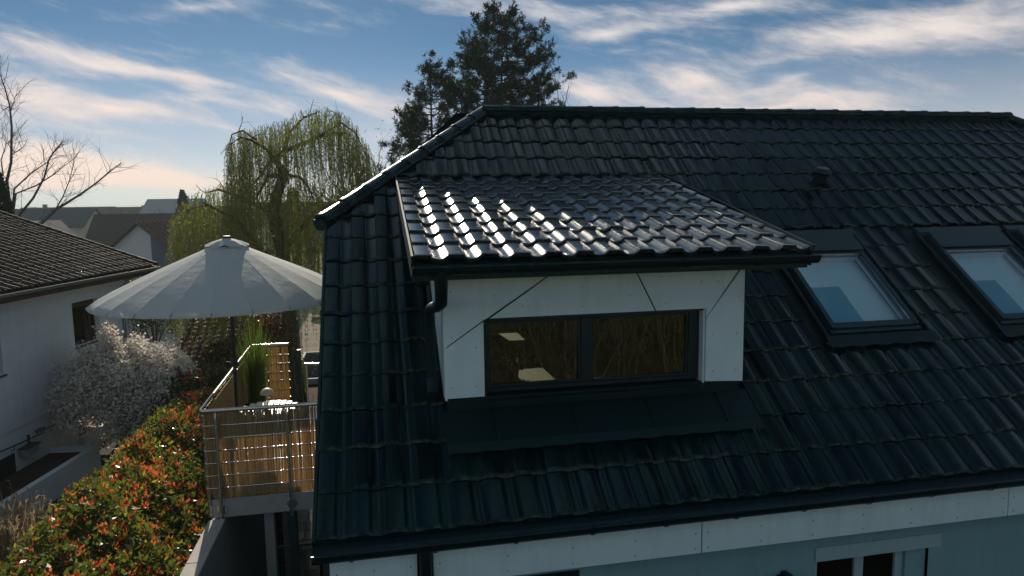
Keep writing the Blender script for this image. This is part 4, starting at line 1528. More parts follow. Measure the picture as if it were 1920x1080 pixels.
def shrub(name, label, c, rx, rz, n, mats, leaf, seed, cat='shrub', stems=14, group=None, zc=None):
    """A rounded shrub: stems fanning from the base, leaves or blossom on the twig ends. mats: [(material, share, part name)]"""
    global RNG
    RNG = np.random.default_rng(seed)
    S = empty(name, c)
    tag(S, label, cat, group)
    c = np.asarray(c, float)
    zc = rz * .58 if zc is None else zc
    mb = MB()
    ends = []
    for i in range(stems):
        a = 2 * math.pi * i / stems + RNG.uniform(-.3, .3)
        tilt = RNG.uniform(.15, .95)
        e = c + np.array([math.cos(a) * rx * tilt, math.sin(a) * rx * tilt, zc + rz * .42 * math.sqrt(max(0.05, 1 - tilt * tilt)) * RNG.uniform(.7, 1.05)])
        m1 = c + (e - c) * .45 + np.array([-math.cos(a), -math.sin(a), 0.6]) * rx * .10
        mb.tube([c + RNG.normal(size=3) * [.05, .05, 0], m1, e], [.028, .016, .004], 5, False)
        for k in range(7):
            f_ = RNG.uniform(.35, .95)
            s0 = c + (m1 - c) * min(1, f_ * 2) if f_ < .5 else m1 + (e - m1) * (f_ - .5) * 2
            d = unit(RNG.normal(size=3) + unit(s0 - c - np.array([0, 0, zc * .5])) * 1.2 + np.array([0, 0, .4]))
            e2 = s0 + d * rx * RNG.uniform(.25, .5)
            mb.tube([s0, e2], [.008, .002], 4, False)
            ends.append((s0, e2))
        ends.append((m1, e))
    build('branches', mb, M['bark'], S)['kind'] = 'stuff'
    A = np.array([a for a, b in ends])
    B = np.array([b for a, b in ends])
    for (m, share, nm, lf, wr) in mats:
        k = int(n * share)
        idx = RNG.integers(0, len(A), k)
        f_ = RNG.uniform(.25, 1.03, (k, 1))
        P = A[idx] + (B[idx] - A[idx]) * f_ + RNG.normal(size=(k, 3)) * rx * .055
        # a shell of finer twigs fills the outline
        k2 = k // 2
        u_ = unit(RNG.normal(size=(k2, 3)))
        u_[:, 2] = np.where(u_[:, 2] < -.45, -u_[:, 2], u_[:, 2])
        rr = (RNG.uniform(.35, 1, (k2, 1)) ** .45) * (1 + .10 * wave(u_[:, :1] * 3, u_[:, 1:2] * 3, 1.5))
        P[:k2] = c + np.array([0, 0, zc]) + u_ * rr * np.array([rx, rx, rz * .44])
        D = RNG.normal(size=(k, 3)) + np.array([0, 0, .3])
        Lf = RNG.uniform(.7, 1.3, k) * lf
        quads(nm, leafquads(P, D, Lf, Lf * wr), m, S, 'stuff')
    return S


M['petal'] = mat('white_petal', (0.84, 0.77, 0.68), 0.7, vary=0.2, scale=4, trans=0.4, transcol=(0.75, 0.70, 0.66))
M['young_leaf'] = mat('young_leaf', (0.16, 0.19, 0.04), 0.5, trans=0.4, vary=0.3, scale=3)
M['shrub_leaf'] = mat('shrub_leaf', (0.055, 0.070, 0.022), 0.5, trans=0.3, vary=0.4, scale=3)
shrub('blossom_shrub', 'round shrub covered in white blossom before the neighbouring house', (-5.75, 13.6, 0), 1.70, 3.1, 60000,
      [(M['petal'], .82, 'blossom', .068, .8), (M['young_leaf'], .20, 'leaves', .06, .45)], .06, 31, stems=22, zc=1.75)
shrub('red_shrub', 'round dark red leaved shrub by the willow trunk', (-3.2, 19.4, 0), 0.95, 2.9, 7000, [(M['leaf_dull_red'], .75, 'leaves', .09, .5), (M['leaf_red'], .25, 'red_shoots', .07, .4)], .09, 33)
shrub('garden_shrub', 'dark olive shrub behind the corner of the neighbouring house', (-9.6, 28.5, 0), 1.9, 3.4, 9000, [(M['shrub_leaf'], .8, 'leaves', .12, .55), (M['young_leaf'], .2, 'young_leaves', .10, .5)], .12, 34)
shrub('garden_shrub', 'low brown green shrub in shade beyond the street', (-13.0, 33.5, 0), 2.3, 3.0, 8000, [(M['shrub_leaf'], .7, 'leaves', .14, .55), (M['bark'], .3, 'dry_leaves', .12, .5)], .12, 35)

# dry ornamental grass by the path
DG_ = empty('dry_grass', (-5.85, 7.6, 0))
tag(DG_, 'tuft of dry straw coloured ornamental grass beside the red hedge', 'grass')
M['straw'] = mat('straw', (0.42, 0.33, 0.20), 0.7, vary=0.3, scale=3, trans=0.35)
V = []
for i in range(1500):
    a = RNG.uniform(0, 2 * math.pi)
    ln = RNG.uniform(.5, 1.45)
    p = np.array([-5.85 + RNG.normal() * .28, 7.6 + RNG.normal() * .45, 0.01])
    d = np.array([math.cos(a), math.sin(a), 0]) * RNG.uniform(.05, .38) * ln
    sd = np.array([-math.sin(a), math.cos(a), 0]) * .005
    pts = [p + d * t * t + np.array([0, 0, ln * t]) for t in (0, .5, 1.0)]
    V += [[pts[0] - sd, pts[0] + sd, pts[1] + sd, pts[1] - sd], [pts[1] - sd, pts[1] + sd, pts[2] + sd * .2, pts[2] - sd * .2]]
    if i % 5 == 0:                                    # feathery heads
        for k in range(9):
            q_ = pts[1] + (pts[2] - pts[1]) * RNG.uniform(.5, 1.1)
            e_ = q_ + RNG.normal(size=3) * .035 + np.array([0, 0, .05])
            s2 = RNG.normal(size=3) * .008
            V.append([q_ - s2, q_ + s2, e_ + s2 * .3, e_ - s2 * .3])
quads('blades', np.array(V), M['straw'], DG_, 'stuff')

# ================================================================ neighbouring house on the left
NA = rad(11.246 - 2.77)
NU = np.array([math.sin(NA), math.cos(NA), 0.0])      # along its eaves, away from the viewpoint
NV = np.array([-math.cos(NA), math.sin(NA), 0.0])     # into the house
NP = np.array([-7.36, 14.47, 0.0])
EZ = np.array([0, 0, 1.0])


def npt(s, o, z):
    return NP + NU * s + NV * o + EZ * z


NH = empty('house', tuple(npt(-3, 4.5, 0)))
tag(NH, 'white neighbouring house with weathered brown tiled roof at the left', 'house')
S0, S1, NW = -9.0, 2.87, 9.6


def nbox(mb, s0, s1, o0, o1, z0, z1):
    return mb.obox(npt(s0, o0, z0), NU * (s1 - s0), NV * (o1 - o0), EZ * (z1 - z0))


NPITCH = rad(20.2)
GZ = 4.66
# upper wall with window openings (in strips), recessed lower wall, gable
wins = [(.15, 1.38, 2.85, 4.02), (-3.75, -2.60, 2.80, 4.02)]
mb = MB()
edges = sorted([S0, S1] + [k for w_ in wins for k in w_[:2]])
for a, b in zip(edges[:-1], edges[1:]):
    w_ = [k for k in wins if abs(k[0] - a) < 1e-6]
    if w_:
        nbox(mb, a, b, 0, .3, 1.475, w_[0][2])
        nbox(mb, a, b, 0, .3, w_[0][3], GZ)
    else:
        nbox(mb, a, b, 0, .3, 1.475, GZ)
NWALL = build('wall', mb, M['render_white'], NH)
mb = MB()
nbox(mb, S0, 0.0, .025, .33, -.05, 1.472)
nbox(mb, 0.0, S1, 1.3, 1.5, -.05, 1.472)
nbox(mb, -.3, 0.0, .34, 1.5, -.05, 1.472)
build('plinth_wall', mb, M['render_white'], NH)
mb = MB()
zr = GZ + math.tan(NPITCH) * (NW / 2 + .55)
for s_ in (S1 - .3, S0):
    poly = [npt(s_, .3, 0 if s_ == S0 else 1.475), npt(s_, .3, GZ), npt(s_, NW / 2, GZ + math.tan(NPITCH) * NW / 2), npt(s_, NW, GZ), npt(s_, NW, 0)]
    mb.prism(poly, NU * .3)
nbox(mb, S0 + .3, S1 - .3, NW - .3, NW, 0, GZ)
build('gable_wall', mb, M['render_white'], NH)
# downpipe at the corner, window parts
build('downpipe', MB().tube([npt(S1 - .25, -.45, GZ - .05), npt(S1 - .25, -.2, GZ - .35), npt(S1 - .25, -.05, GZ - .5), npt(S1 - .25, -.05, 0.05)], .045, 10), M['galv'], NH, smooth=40)
for i, (a, b, z0, z1) in enumerate(wins):
    mb = MB()
    f_ = .07
    nbox(mb, a + .002, b - .002, .12, .18, z0 + .002, z0 + f_)
    nbox(mb, a + .002, b - .002, .12, .18, z1 - .16, z1 - .002)
    nbox(mb, a + .002, a + f_, .12, .18, z0 + f_, z1 - .16)
    nbox(mb, b - f_, b - .002, .12, .18, z0 + f_, z1 - .16)
    W = build('window', mb, M['wood_dark'], NH)
    mb = MB()
    nbox(mb, a + f_, b - f_, .15, .162, z0 + f_, z1 - .16)
    build('pane', mb, M['glass'], W)
    mb = MB()
    nbox(mb, a + f_, b - f_, .60, .62, z0, z1)
    nbox(mb, a, b, .32, .61, z0 - .03, z0)
    build('room_behind', mb, M['attic_wall'], W)
    mb = MB()
    nbox(mb, a - .05, b + .05, -.045, .115, z0 - .045, z0 - .005)
    build('sill', mb, M['dark_steel'], W, bevel=.006)
    if i == 0:                                        # sash tilted inwards
        mb = MB()
        t0_, t1_ = npt(a + .62, .13, z0 + .07), npt(a + .50, .40, z1 - .17)
        mb.tube([npt(a + .70, .20, z0 + .08), npt(a + .45, .30, z1 - .2)], .022, 4)
        build('tilted_sash', mb, M['white_paint'], W)
# roof
RLN = (NW / 2 + .55) / math.cos(NPITCH)
NUPv = NV * math.cos(NPITCH) + EZ * math.sin(NPITCH)
NNR = -NV * math.sin(NPITCH) + EZ * math.cos(NPITCH)
mb = MB()
e0 = npt(S0 - .4, -.55, GZ + .03)
mb.obox(e0 - NNR * .14, NU * (S1 + .95 - S0 + .4), NUPv * RLN, NNR * .125)
bq = npt(S0 - .4, NW + .55, GZ + .03)
NUPb = -NV * math.cos(NPITCH) + EZ * math.sin(NPITCH)
NNRb = NV * math.sin(NPITCH) + EZ * math.cos(NPITCH)
mb.obox(bq - NNRb * .14, NU * (S1 + .95 - S0 + .4), NUPb * (RLN - .02), NNRb * .125)
NROOF = build('roof', mb, M['wood_dark'], NH)
OLD = [(0, .004), (.04, .022), (.12, .034), (.22, .036), (.34, .026), (.42, .010), (.50, .004), (.55, .010), (.64, .030), (.74, .036), (.86, .026), (.94, .010), (1.0, .004)]
T_OLD = tile_mesh('tile', M['tile_old'], .30, .335, .05, OLD, .020, .022, 1.5)
cells = []
LS = S1 + .97 - S0 + .4
for r in range(int(RLN / .335)):
    for c in range(int(LS / .30)):
        x = LS - .30 * (c + 1)
        if x < 0 or S0 - .4 + x < -6.2:
            continue
        cells.append((x, r * .335, None))
lay_tiles(NROOF, T_OLD, e0, NU, NUPv, cells[:], .30, .335, 290, 'far_tiles', .004)
RC = cap_mesh('verge_tile', .33, .10, M['tile_old'])
lay_caps(NROOF, RC, e0 + NU * (LS - .02) + NNR * .03, e0 + NU * (LS - .02) + NUPv * RLN + NNR * .03, .34, 'verge_tile', NNR)
# soil, needles and moss lodged in the rolls of the roof
n = 900
P = e0 + NU * RNG.uniform(3, LS, (n, 1)) + NUPv * (RNG.uniform(0.2, RLN - .2, (n, 1))) + NNR * .045
M['litter'] = mat('leaf_litter', (0.16, 0.085, 0.035), 0.9, vary=0.4, scale=5)
cl = RNG.integers(0, 60, n)
ctr = e0 + NU * RNG.uniform(3, LS - .5, (60, 1)) + NUPv * RNG.uniform(.3, RLN - .3, (60, 1)) + NNR * .045
P = ctr[cl] + NU * RNG.normal(size=(n, 1)) * .22 + NUPv * RNG.normal(size=(n, 1)) * .10
quads('leaf_litter', leafquads(P, RNG.normal(size=(n, 3)) * [1, 1, .15], .07, .045), M['litter'], NROOF, 'stuff')
# gutter
mb = MB()
g0 = npt(S0 - .4, -.62, GZ + .0)
n = 8
Lg = LS - .05
for sgn in (0, Lg):
    for k in range(n + 1):
        th = math.pi + math.pi * k / n
        mb.v.append(tuple(g0 + NU * sgn - NV * (-.068 * math.cos(th)) + EZ * .068 * math.sin(th)))
for k in range(n):
    mb.f.append((k, k + 1, n + 1 + k + 1, n + 1 + k))
mb.tube([g0 - NV * .068 + EZ * .006, g0 - NV * .068 + EZ * .006 + NU * Lg], .013, 6)
build('gutter', mb, M['copper'] if 'copper' in M else M['galv'], NH, smooth=40)
mb = MB()
nbox(mb, S0 - .4, S1 + .95, -.54, -.515, GZ - .20, GZ + .01)
nbox(mb, S0 - .4, S1 + .95, -.514, .0, GZ - .03, GZ - .005)
build('eaves_board', mb, M['wood_dark'], NH)

# handrail and lantern on the wall, planter, timber landing
HR = empty('wall_handrail', tuple(npt(-2, -.1, 1.0)))
tag(HR, 'thin dark wrought handrail fixed along the white house wall', 'handrail')
pts = [npt(s_, -.06, z) for s_, z in ((-5, 1.22), (-3.0, 1.16), (-2.2, 1.12), (-1.55, 1.10), (-1.50, 1.22), (-1.85, 1.24), (-1.80, 1.18), (-1.05, 1.14), (-.75, 1.16), (-.72, 1.10))]
build('rail', MB().tube(pts, .016, 6), M['pole'], HR)
for s_ in (-4, -2.6, -1.2):
    build('bracket', MB().tube([npt(s_, .02, 1.02), npt(s_, -.06, 1.05), npt(s_, -.06, 1.13)], .010, 5), M['pole'], HR)
LN = empty('wall_lantern', tuple(npt(-2.2, -.15, .8)))
tag(LN, 'small glass lantern hanging on the white wall under the handrail', 'lantern')
M['lantern_glass'] = mat('frosted_glass', (0.36, 0.44, 0.42), 0.25, trans=0.3)
mb = MB()
nbox(mb, -2.42, -1.98, -.22, -.04, .80, .98)
build('glass', mb, M['lantern_glass'], LN, bevel=.02)
mb = MB()
nbox(mb, -2.45, -1.95, -.24, -.02, .985, 1.01)
mb.tube([npt(-2.2, -.13, 1.01), npt(-2.2, -.13, 1.26)], .03, 6)
build('cap', mb, M['pole'], LN)
PLN = empty('raised_planter', tuple(npt(-3.2, -.7, 0)))
tag(PLN, 'white rendered raised planter with dark soil along the house wall', 'planter')
mb = MB()
nbox(mb, -6.0, -1.3, -1.12, -.97, -.02, .62)
nbox(mb, -1.30, -1.15, -1.12, .0, -.02, .62)
build('planter_wall', mb, M['render_white'], PLN)
mb = MB()
nbox(mb, -6.0, -1.30, -.965, .0, 0.02, .50)
build('soil', mb, M['soil'], PLN)
mb = MB()
nbox(mb, -4.6, -2.55, -.02, .02, .35, .95)
BW = build('cellar_window', mb, M['frame'], NH)
LD = empty('timber_landing', tuple(npt(1.3, .6, 0)))
tag(LD, 'small timber landing under the overhanging corner of the white house', 'landing')
for k in range(9):
    mb = MB()
    nbox(mb, .03 + k * .26, .03 + k * .26 + .245, 0.05, 1.28, .40, .45)
    build('board', mb, M['wood'], LD)
mb = MB()
nbox(mb, .0, 2.45, -.10, .045, -.02, .46)
build('kerb', mb, M['render_white'], LD)

# ================================================================ garden shed
SH = empty('garden_shed', (-4.7, 18.6, 0))
tag(SH, 'low shed with sunlit brown tiled roof between hedge and willow', 'shed')
sx0, sx1, ys0, ys1, zs0, zs1 = -6.3, -3.4, 18.9, 22.2, 1.30, 2.55
build('wall', MB().box((sx0 + .15, ys0 + .2, 0), (sx1 - .15, ys1 - .2, 1.38)), M['wood_dark'], SH)
sl = math.atan2(zs1 - zs0, ys1 - ys0)
su = np.array([0, math.cos(sl), math.sin(sl)])
sn = np.array([0, -math.sin(sl), math.cos(sl)])
SLN = math.hypot(zs1 - zs0, ys1 - ys0)
SR = build('roof', MB().obox(np.array([sx0, ys0, zs0]) - sn * .10, (sx1 - sx0, 0, 0), su * SLN, sn * .09), M['wood_dark'], SH)
M['tile_brown'] = tile_material('brown_tile', (0.115, 0.075, 0.052), 0.7, 0.7, spec=0.2)
T_SH = tile_mesh('tile', M['tile_brown'], .29, .335, .05, PROFILE, .034, .03, 1.7)
lay_tiles(SR, T_SH, (sx0, ys0, zs0), (1, 0, 0), su, [(c * .29, r * .335, None) for r in range(10) for c in range(10)], .29, .335, 100, 'far_tiles', .003)
# wall and garage end beyond the street
FW_ = tag(build('boundary_wall', MB().box((-9.6, 44.6, 0), (-5.4, 44.9, 1.9)), M['render_white'], base=(-7.5, 44.7, 0)), 'low white boundary wall seen under the parasol rim', 'wall')

# ================================================================ car on the driveway
CAR = empty('parked_car', (-1.2, 37.2, 0))
tag(CAR, 'pale blue grey car parked on the sunny driveway', 'car')
M['car_paint'] = mat('car_paint', (0.30, 0.38, 0.44), 0.3, metal=0.3, coat=0.8)
prof = [(-2.1, .35), (-2.15, .62), (-2.05, .82), (-1.15, .98), (-.45, 1.42), (.95, 1.46), (1.75, 1.05), (2.10, .98), (2.15, .45), (2.05, .30), (-2.0, .27)]
mb = MB().prism([(-1.2 + x, 36.35, z) for x, z in prof], (0, 1.7, 0))
build('body', mb, M['car_paint'], CAR, bevel=.06, smooth=40)
gl = [(-1.02, .99), (-.42, 1.36), (.90, 1.39), (1.55, 1.05)]
for y in (36.335, 38.055):
    build('side_window', MB().prism([(-1.2 + x, y, z) for x, z in gl], (0, .01, 0)), M['frame'], CAR)
build('windscreen', MB().add([(-1.2 - 1.16, 36.5, 1.0), (-1.2 - 1.16, 37.9, 1.0), (-1.2 - .49, 37.8, 1.41), (-1.2 - .49, 36.6, 1.41)], [(0, 1, 2, 3)]), M['frame'], CAR)
M['tyre'] = mat('tyre', (0.02, 0.02, 0.02), 0.85)
for x in (-1.35, 1.35):
    for y in (36.33, 38.07):
        s_ = -1 if y < 37 else 1
        w_ = build('wheel', MB().lathe([(.18, -.09), (.31, -.09), (.325, -.05), (.325, .05), (.31, .09), (.18, .09), (.18, -.09)], (-1.2 + x, y, .33), 20, (0, 1, 0)), M['tyre'], CAR, smooth=40)
        build('rim', MB().lathe([(0, .10), (.05, .10), (.17, .07), (.185, .085), (.185, -.08)], (-1.2 + x, y, .33), 20, (0, s_, 0)), M['steel'], w_, smooth=40)
for y in (36.5, 37.6):
    build('headlight', MB().box((-1.2 - 2.17, y, .62), (-1.2 - 2.05, y + .3, .76)), M['lantern_glass'], CAR, bevel=.02)
build('bumper', MB().box((-1.2 - 2.2, 36.4, .34), (-1.2 - 2.08, 38.0, .52)), M['car_paint'], CAR, bevel=.03)

# ================================================================ houses in the distance


def gable_house(label, c, yaw, L, Wd, he, hr, wm, rm, over=.45, wins=(), chimney=None, ribs=0, group=None):
    """Ridge along local x. wins: (face, pos, z0, w, h); face 'f' (long side towards -y), 'g' (gable at -x)."""
    H = empty('house', tuple(c))
    tag(H, label, 'house', group)
    ca, sa = math.cos(yaw), math.sin(yaw)
    T = lambda x, y, z: np.array([c[0] + ca * x - sa * y, c[1] + sa * x + ca * y, c[2] + z])
    mb = MB()
    a, b = L / 2, Wd / 2
    mb.add([T(-a, -b, -1), T(a, -b, -1), T(a, b, -1), T(-a, b, -1), T(-a, -b, he), T(a, -b, he), T(a, b, he), T(-a, b, he), T(-a, 0, hr), T(a, 0, hr)],
           [(0, 1, 5, 4), (2, 3, 7, 6), (0, 4, 8, 7, 3), (1, 2, 6, 9, 5)])
    build('wall', mb, wm, H)
    k = (hr - he) / b
    mb = MB()
    for sgn in (-1, 1):
        e = [T(-a - over, sgn * (b + over), he - k * over + .05), T(a + over, sgn * (b + over), he - k * over + .05), T(a + over, 0, hr + .06), T(-a - over, 0, hr + .06)]
        lo = [p - EZ * .2 for p in e]
        mb.add(e + lo, [(0, 1, 2, 3), (4, 7, 6, 5), (0, 4, 5, 1), (1, 5, 6, 2), (3, 7, 4, 0)])
    R_ = build('roof', mb, rm, H)
    if ribs:
        n = int((L + 2 * over) / ribs)
        for i in range(n):
            x = -a - over + (i + .5) * ribs
            for sgn in (-1,):
                mb = MB().tube([T(x, sgn * (b + over), he - k * over + .07), T(x, 0, hr + .09)], ribs * .22, 5, False)
                build('tile_roll', mb, rm, R_)
    if chimney is not None:
        x, y, h_ = chimney
        z0 = hr - k * abs(y) - .3
        mb = MB().obox(T(x - .3, y - .3, z0), (ca * .6, sa * .6, 0), (-sa * .6, ca * .6, 0), (0, 0, h_ + .3))
        build('chimney', mb, M['concrete_dark'], R_)
    for (face, p, z0, w_, h_) in wins:
        mb = MB()
        mg = MB()
        if face == 'f':
            mb.obox(T(p - w_ / 2, -b - .05, z0), (ca * w_, sa * w_, 0), (-sa * .06, ca * .06, 0), (0, 0, h_))
            mg.obox(T(p - w_ / 2 + .08, -b - .065, z0 + .08), (ca * (w_ - .16), sa * (w_ - .16), 0), (-sa * .012, ca * .012, 0), (0, 0, h_ - .16))
        else:
            mb.obox(T(-a - .05, p + w_ / 2, z0), (sa * w_, -ca * w_, 0), (ca * .06, sa * .06, 0), (0, 0, h_))
            mg.obox(T(-a - .065, p + w_ / 2 - .08, z0 + .08), (sa * (w_ - .16), -ca * (w_ - .16), 0), (ca * .012, sa * .012, 0), (0, 0, h_ - .16))
        W = build('window', mb, M['white_paint'], H)
        build('pane', mg, M['frame'], W)
    return H


M['far_white'] = mat('far_white_render', (0.62, 0.64, 0.66), 0.9, vary=0.05, scale=.3)
M['far_beige'] = mat('far_beige_render', (0.50, 0.46, 0.36), 0.9, vary=0.05, scale=.3)
M['far_roof'] = mat('far_brown_roof', (0.055, 0.040, 0.034), 0.8, vary=0.2, scale=.6)
M['far_roof2'] = mat('far_tile_roof', (0.13, 0.085, 0.06), 0.8, vary=0.2, scale=.6)
M['far_roof3'] = mat('far_slate_roof', (0.045, 0.055, 0.065), 0.7, vary=0.2, scale=.6)
M['clad_blue'] = mat('blue_grey_cladding', (0.10, 0.13, 0.17), 0.8)


def gz_(px, d):
    p = at(px, 405, d)
    return np.array([p[0], p[1], 0.0])


# gable towards the viewpoint, ridge running away to the right
hb = gz_(262, 62)
HB = gable_house('pale blue white gabled house beyond the neighbouring roof', hb + np.array([3.0, 4.5, 0]), rad(62), 12.0, 7.0, 3.3, 5.65, M['far_white'], M['far_roof2'], .5, ribs=.55, wins=(('g', 1.4, 1.0, 1.2, 1.3),))
# slate coloured cladding strip at its right half
ca, sa = math.cos(rad(62)), math.sin(rad(62))
cc = hb + np.array([3.0, 4.5, 0])
Tn = lambda x, y, z: np.array([cc[0] + ca * x - sa * y, cc[1] + sa * x + ca * y, z])
mb = MB().prism([Tn(-6.06, -1.15, 0), Tn(-6.06, -3.2, 0), Tn(-6.06, -3.2, 3.4), Tn(-6.06, -1.15, 4.75)], np.array([ca, sa, 0]) * .05)
build('cladding', mb, M['clad_blue'], HB)
ha = gz_(200, 84)
gable_house('beige gabled house with long dark brown roof in the distance', ha + np.array([5.2, 3.0, 0]), rad(2), 14.0, 8.0, 3.2, 6.35, M['far_beige'], M['far_roof'], .6, wins=(('g', 1.2, 3.2, .9, 1.0), ('g', -.6, 3.0, .8, .9)))
gable_house('far house with steep dark slate roof left of the bare tree', gz_(85, 130) + np.array([0, 4, 0]), rad(-8), 15, 9, 4.5, 7.7, M['far_beige'], M['far_roof3'], chimney=(-2, .5, 1.2))
gable_house('small far house with light blue gable beside the bare branches', gz_(72, 100), rad(75), 8, 5.0, 3.0, 5.6, M['far_white'], M['far_roof3'], wins=(('g', 0, 2.6, 1.0, 1.1),))
gable_house('far pale roofed house on the rise left of the willow', gz_(318, 190) + np.array([0, 8, 0]), rad(-12), 16, 11, 6.0, 10.6, M['far_white'], mat('pale_roof', (0.26, 0.29, 0.31), 0.6), chimney=(3, .3, 1.0))
gable_house('far low house with brown roof on the skyline', gz_(240, 210), rad(5), 22, 10, 5.0, 8.6, M['far_beige'], M['far_roof'], chimney=(4, 1, 1.2), wins=(('f', -6, 2.5, 1.4, 1.4), ('f', -2, 2.5, 1.4, 1.4), ('f', 3, 2.5, 1.4, 1.4), ('f', 7, 2.5, 1.4, 1.4)))
gable_house('long far house under a dark roof behind the bare tree', gz_(130, 240), rad(-4), 30, 12, 5.5, 9.2, M['far_white'], M['far_roof3'], chimney=(-8, 1, 1.4), wins=tuple(('f', k, 2.8, 1.5, 1.5) for k in (-12, -8, -4, 0, 4, 8, 12)))
gable_house('far house half hidden behind willow twigs', gz_(395, 150), rad(-20), 14, 9, 4.4, 7.9, M['far_white'], M['far_roof2'])
gable_house('far white house seen through the willow curtain', gz_(560, 120), rad(8), 13, 9, 4.4, 8.0, M['far_white'], M['far_roof'])
# wooded rise on the horizon
mb = MB()
hx = np.linspace(-420, 420, 60)
for i, x in enumerate(hx):
    z = 9.5 + 3.0 * math.sin(x * .013 + 1) + 1.6 * math.sin(x * .041) + .8 * math.sin(x * .13)
    y = 520 - .0006 * x * x
    mb.v += [(x, y - 60, 1.5), (x, y, z), (x, y + 80, 1.5)]
for i in range(59):
    mb.f += [(3 * i, 3 * i + 3, 3 * i + 4, 3 * i + 1), (3 * i + 1, 3 * i + 4, 3 * i + 5, 3 * i + 2)]
tag(build('hills', mb, mat('far_wood', (0.06, 0.062, 0.05), 0.95, vary=0.3, scale=.05), smooth=60), kind='structure')

# ================================================================ trees


def grow(mb, p, d, L, r, depth, kids, spread, rise, ends, nseg=3, bend=.18, rng=None):
    rng = rng or RNG
    pts, rr = [p], [r]
    q_ = p
    for i in range(nseg):
        d = unit(d + rng.normal(size=3) * bend + np.array([0, 0, rise]))
        q_ = q_ + d * L / nseg
        pts.append(q_)
        rr.append(r * (1 - .55 * (i + 1) / nseg))
    mb.tube(pts, rr, 6 if r > .05 else 4 if r > .015 else 3, False)
    if depth == 0:
        ends.append((pts[-2], pts[-1]))
        return
    for k in range(kids):
        f_ = rng.uniform(.35, 1.0)
        i = min(nseg - 1, int(f_ * nseg))
        s0 = pts[i] + (pts[i + 1] - pts[i]) * (f_ * nseg - i)
        nd = unit(d + unit(rng.normal(size=3)) * spread)
        grow(mb, s0, nd, L * rng.uniform(.5, .75), r * (1 - .5 * f_) * .55, depth - 1, kids, spread, rise, ends, nseg, bend, rng)


def bare_tree(name, label, base, h, seed, spread=.8, kids=5, depth=3, m='bark_grey', leaf=None, group=None, rise=.06, lean=(0, 0), r0=None, lmin=0.0):
    rng = np.random.default_rng(seed)
    T_ = empty(name, tuple(base))
    tag(T_, label, 'tree', group)
    base = np.asarray(base, float)
    r0 = r0 or h * .018
    mb = MB()
    tp = [base + np.array([0, 0, -.1]), base + np.array([lean[0] * .3, lean[1] * .3, h * .22]), base + np.array([lean[0], lean[1], h * .45]), base + np.array([lean[0] * 1.2, lean[1] * 1.2, h * .72])]
    mb.tube(tp, [r0 * 1.3, r0, r0 * .7, r0 * .3], 8, False)
    build('trunk', mb, M[m], T_, smooth=60)
    mb = MB()
    ends = []
    for k in range(kids * 3):
        f_ = rng.uniform(max(.25, lmin), 1.0)
        s0 = tp[1] + (tp[3] - tp[1]) * f_
        a = rng.uniform(0, 2 * math.pi)
        d = unit(np.array([math.cos(a), math.sin(a), rng.uniform(.35, 1.0)]))
        grow(mb, s0, d, h * rng.uniform(.22, .36) * (1.1 - .4 * f_), r0 * .4 * (1.1 - .5 * f_), depth - 1, kids, spread, rise, ends, rng=rng)
    build('branches', mb, M[m], T_)['kind'] = 'stuff'
    if leaf:
        lm, n, L, w_ = leaf
        A = np.array([e[0] for e in ends])
        B = np.array([e[1] for e in ends])
        i = rng.integers(0, len(A), n)
        P = A[i] + (B[i] - A[i]) * rng.uniform(0, 1.1, (n, 1)) + rng.normal(size=(n, 3)) * .12
        quads('crown', leafquads(P, rng.normal(size=(n, 3)), L, w_), lm, T_, 'stuff')
    return T_


# pines behind the house
M['needle'] = mat('pine_needle', (0.030, 0.058, 0.030), 0.6, vary=0.4, scale=.8, trans=0.12)
M['pine_bark'] = mat('pine_bark', (0.060, 0.045, 0.036), 0.9, vary=0.3, scale=5, bump=.4, bscale=20)


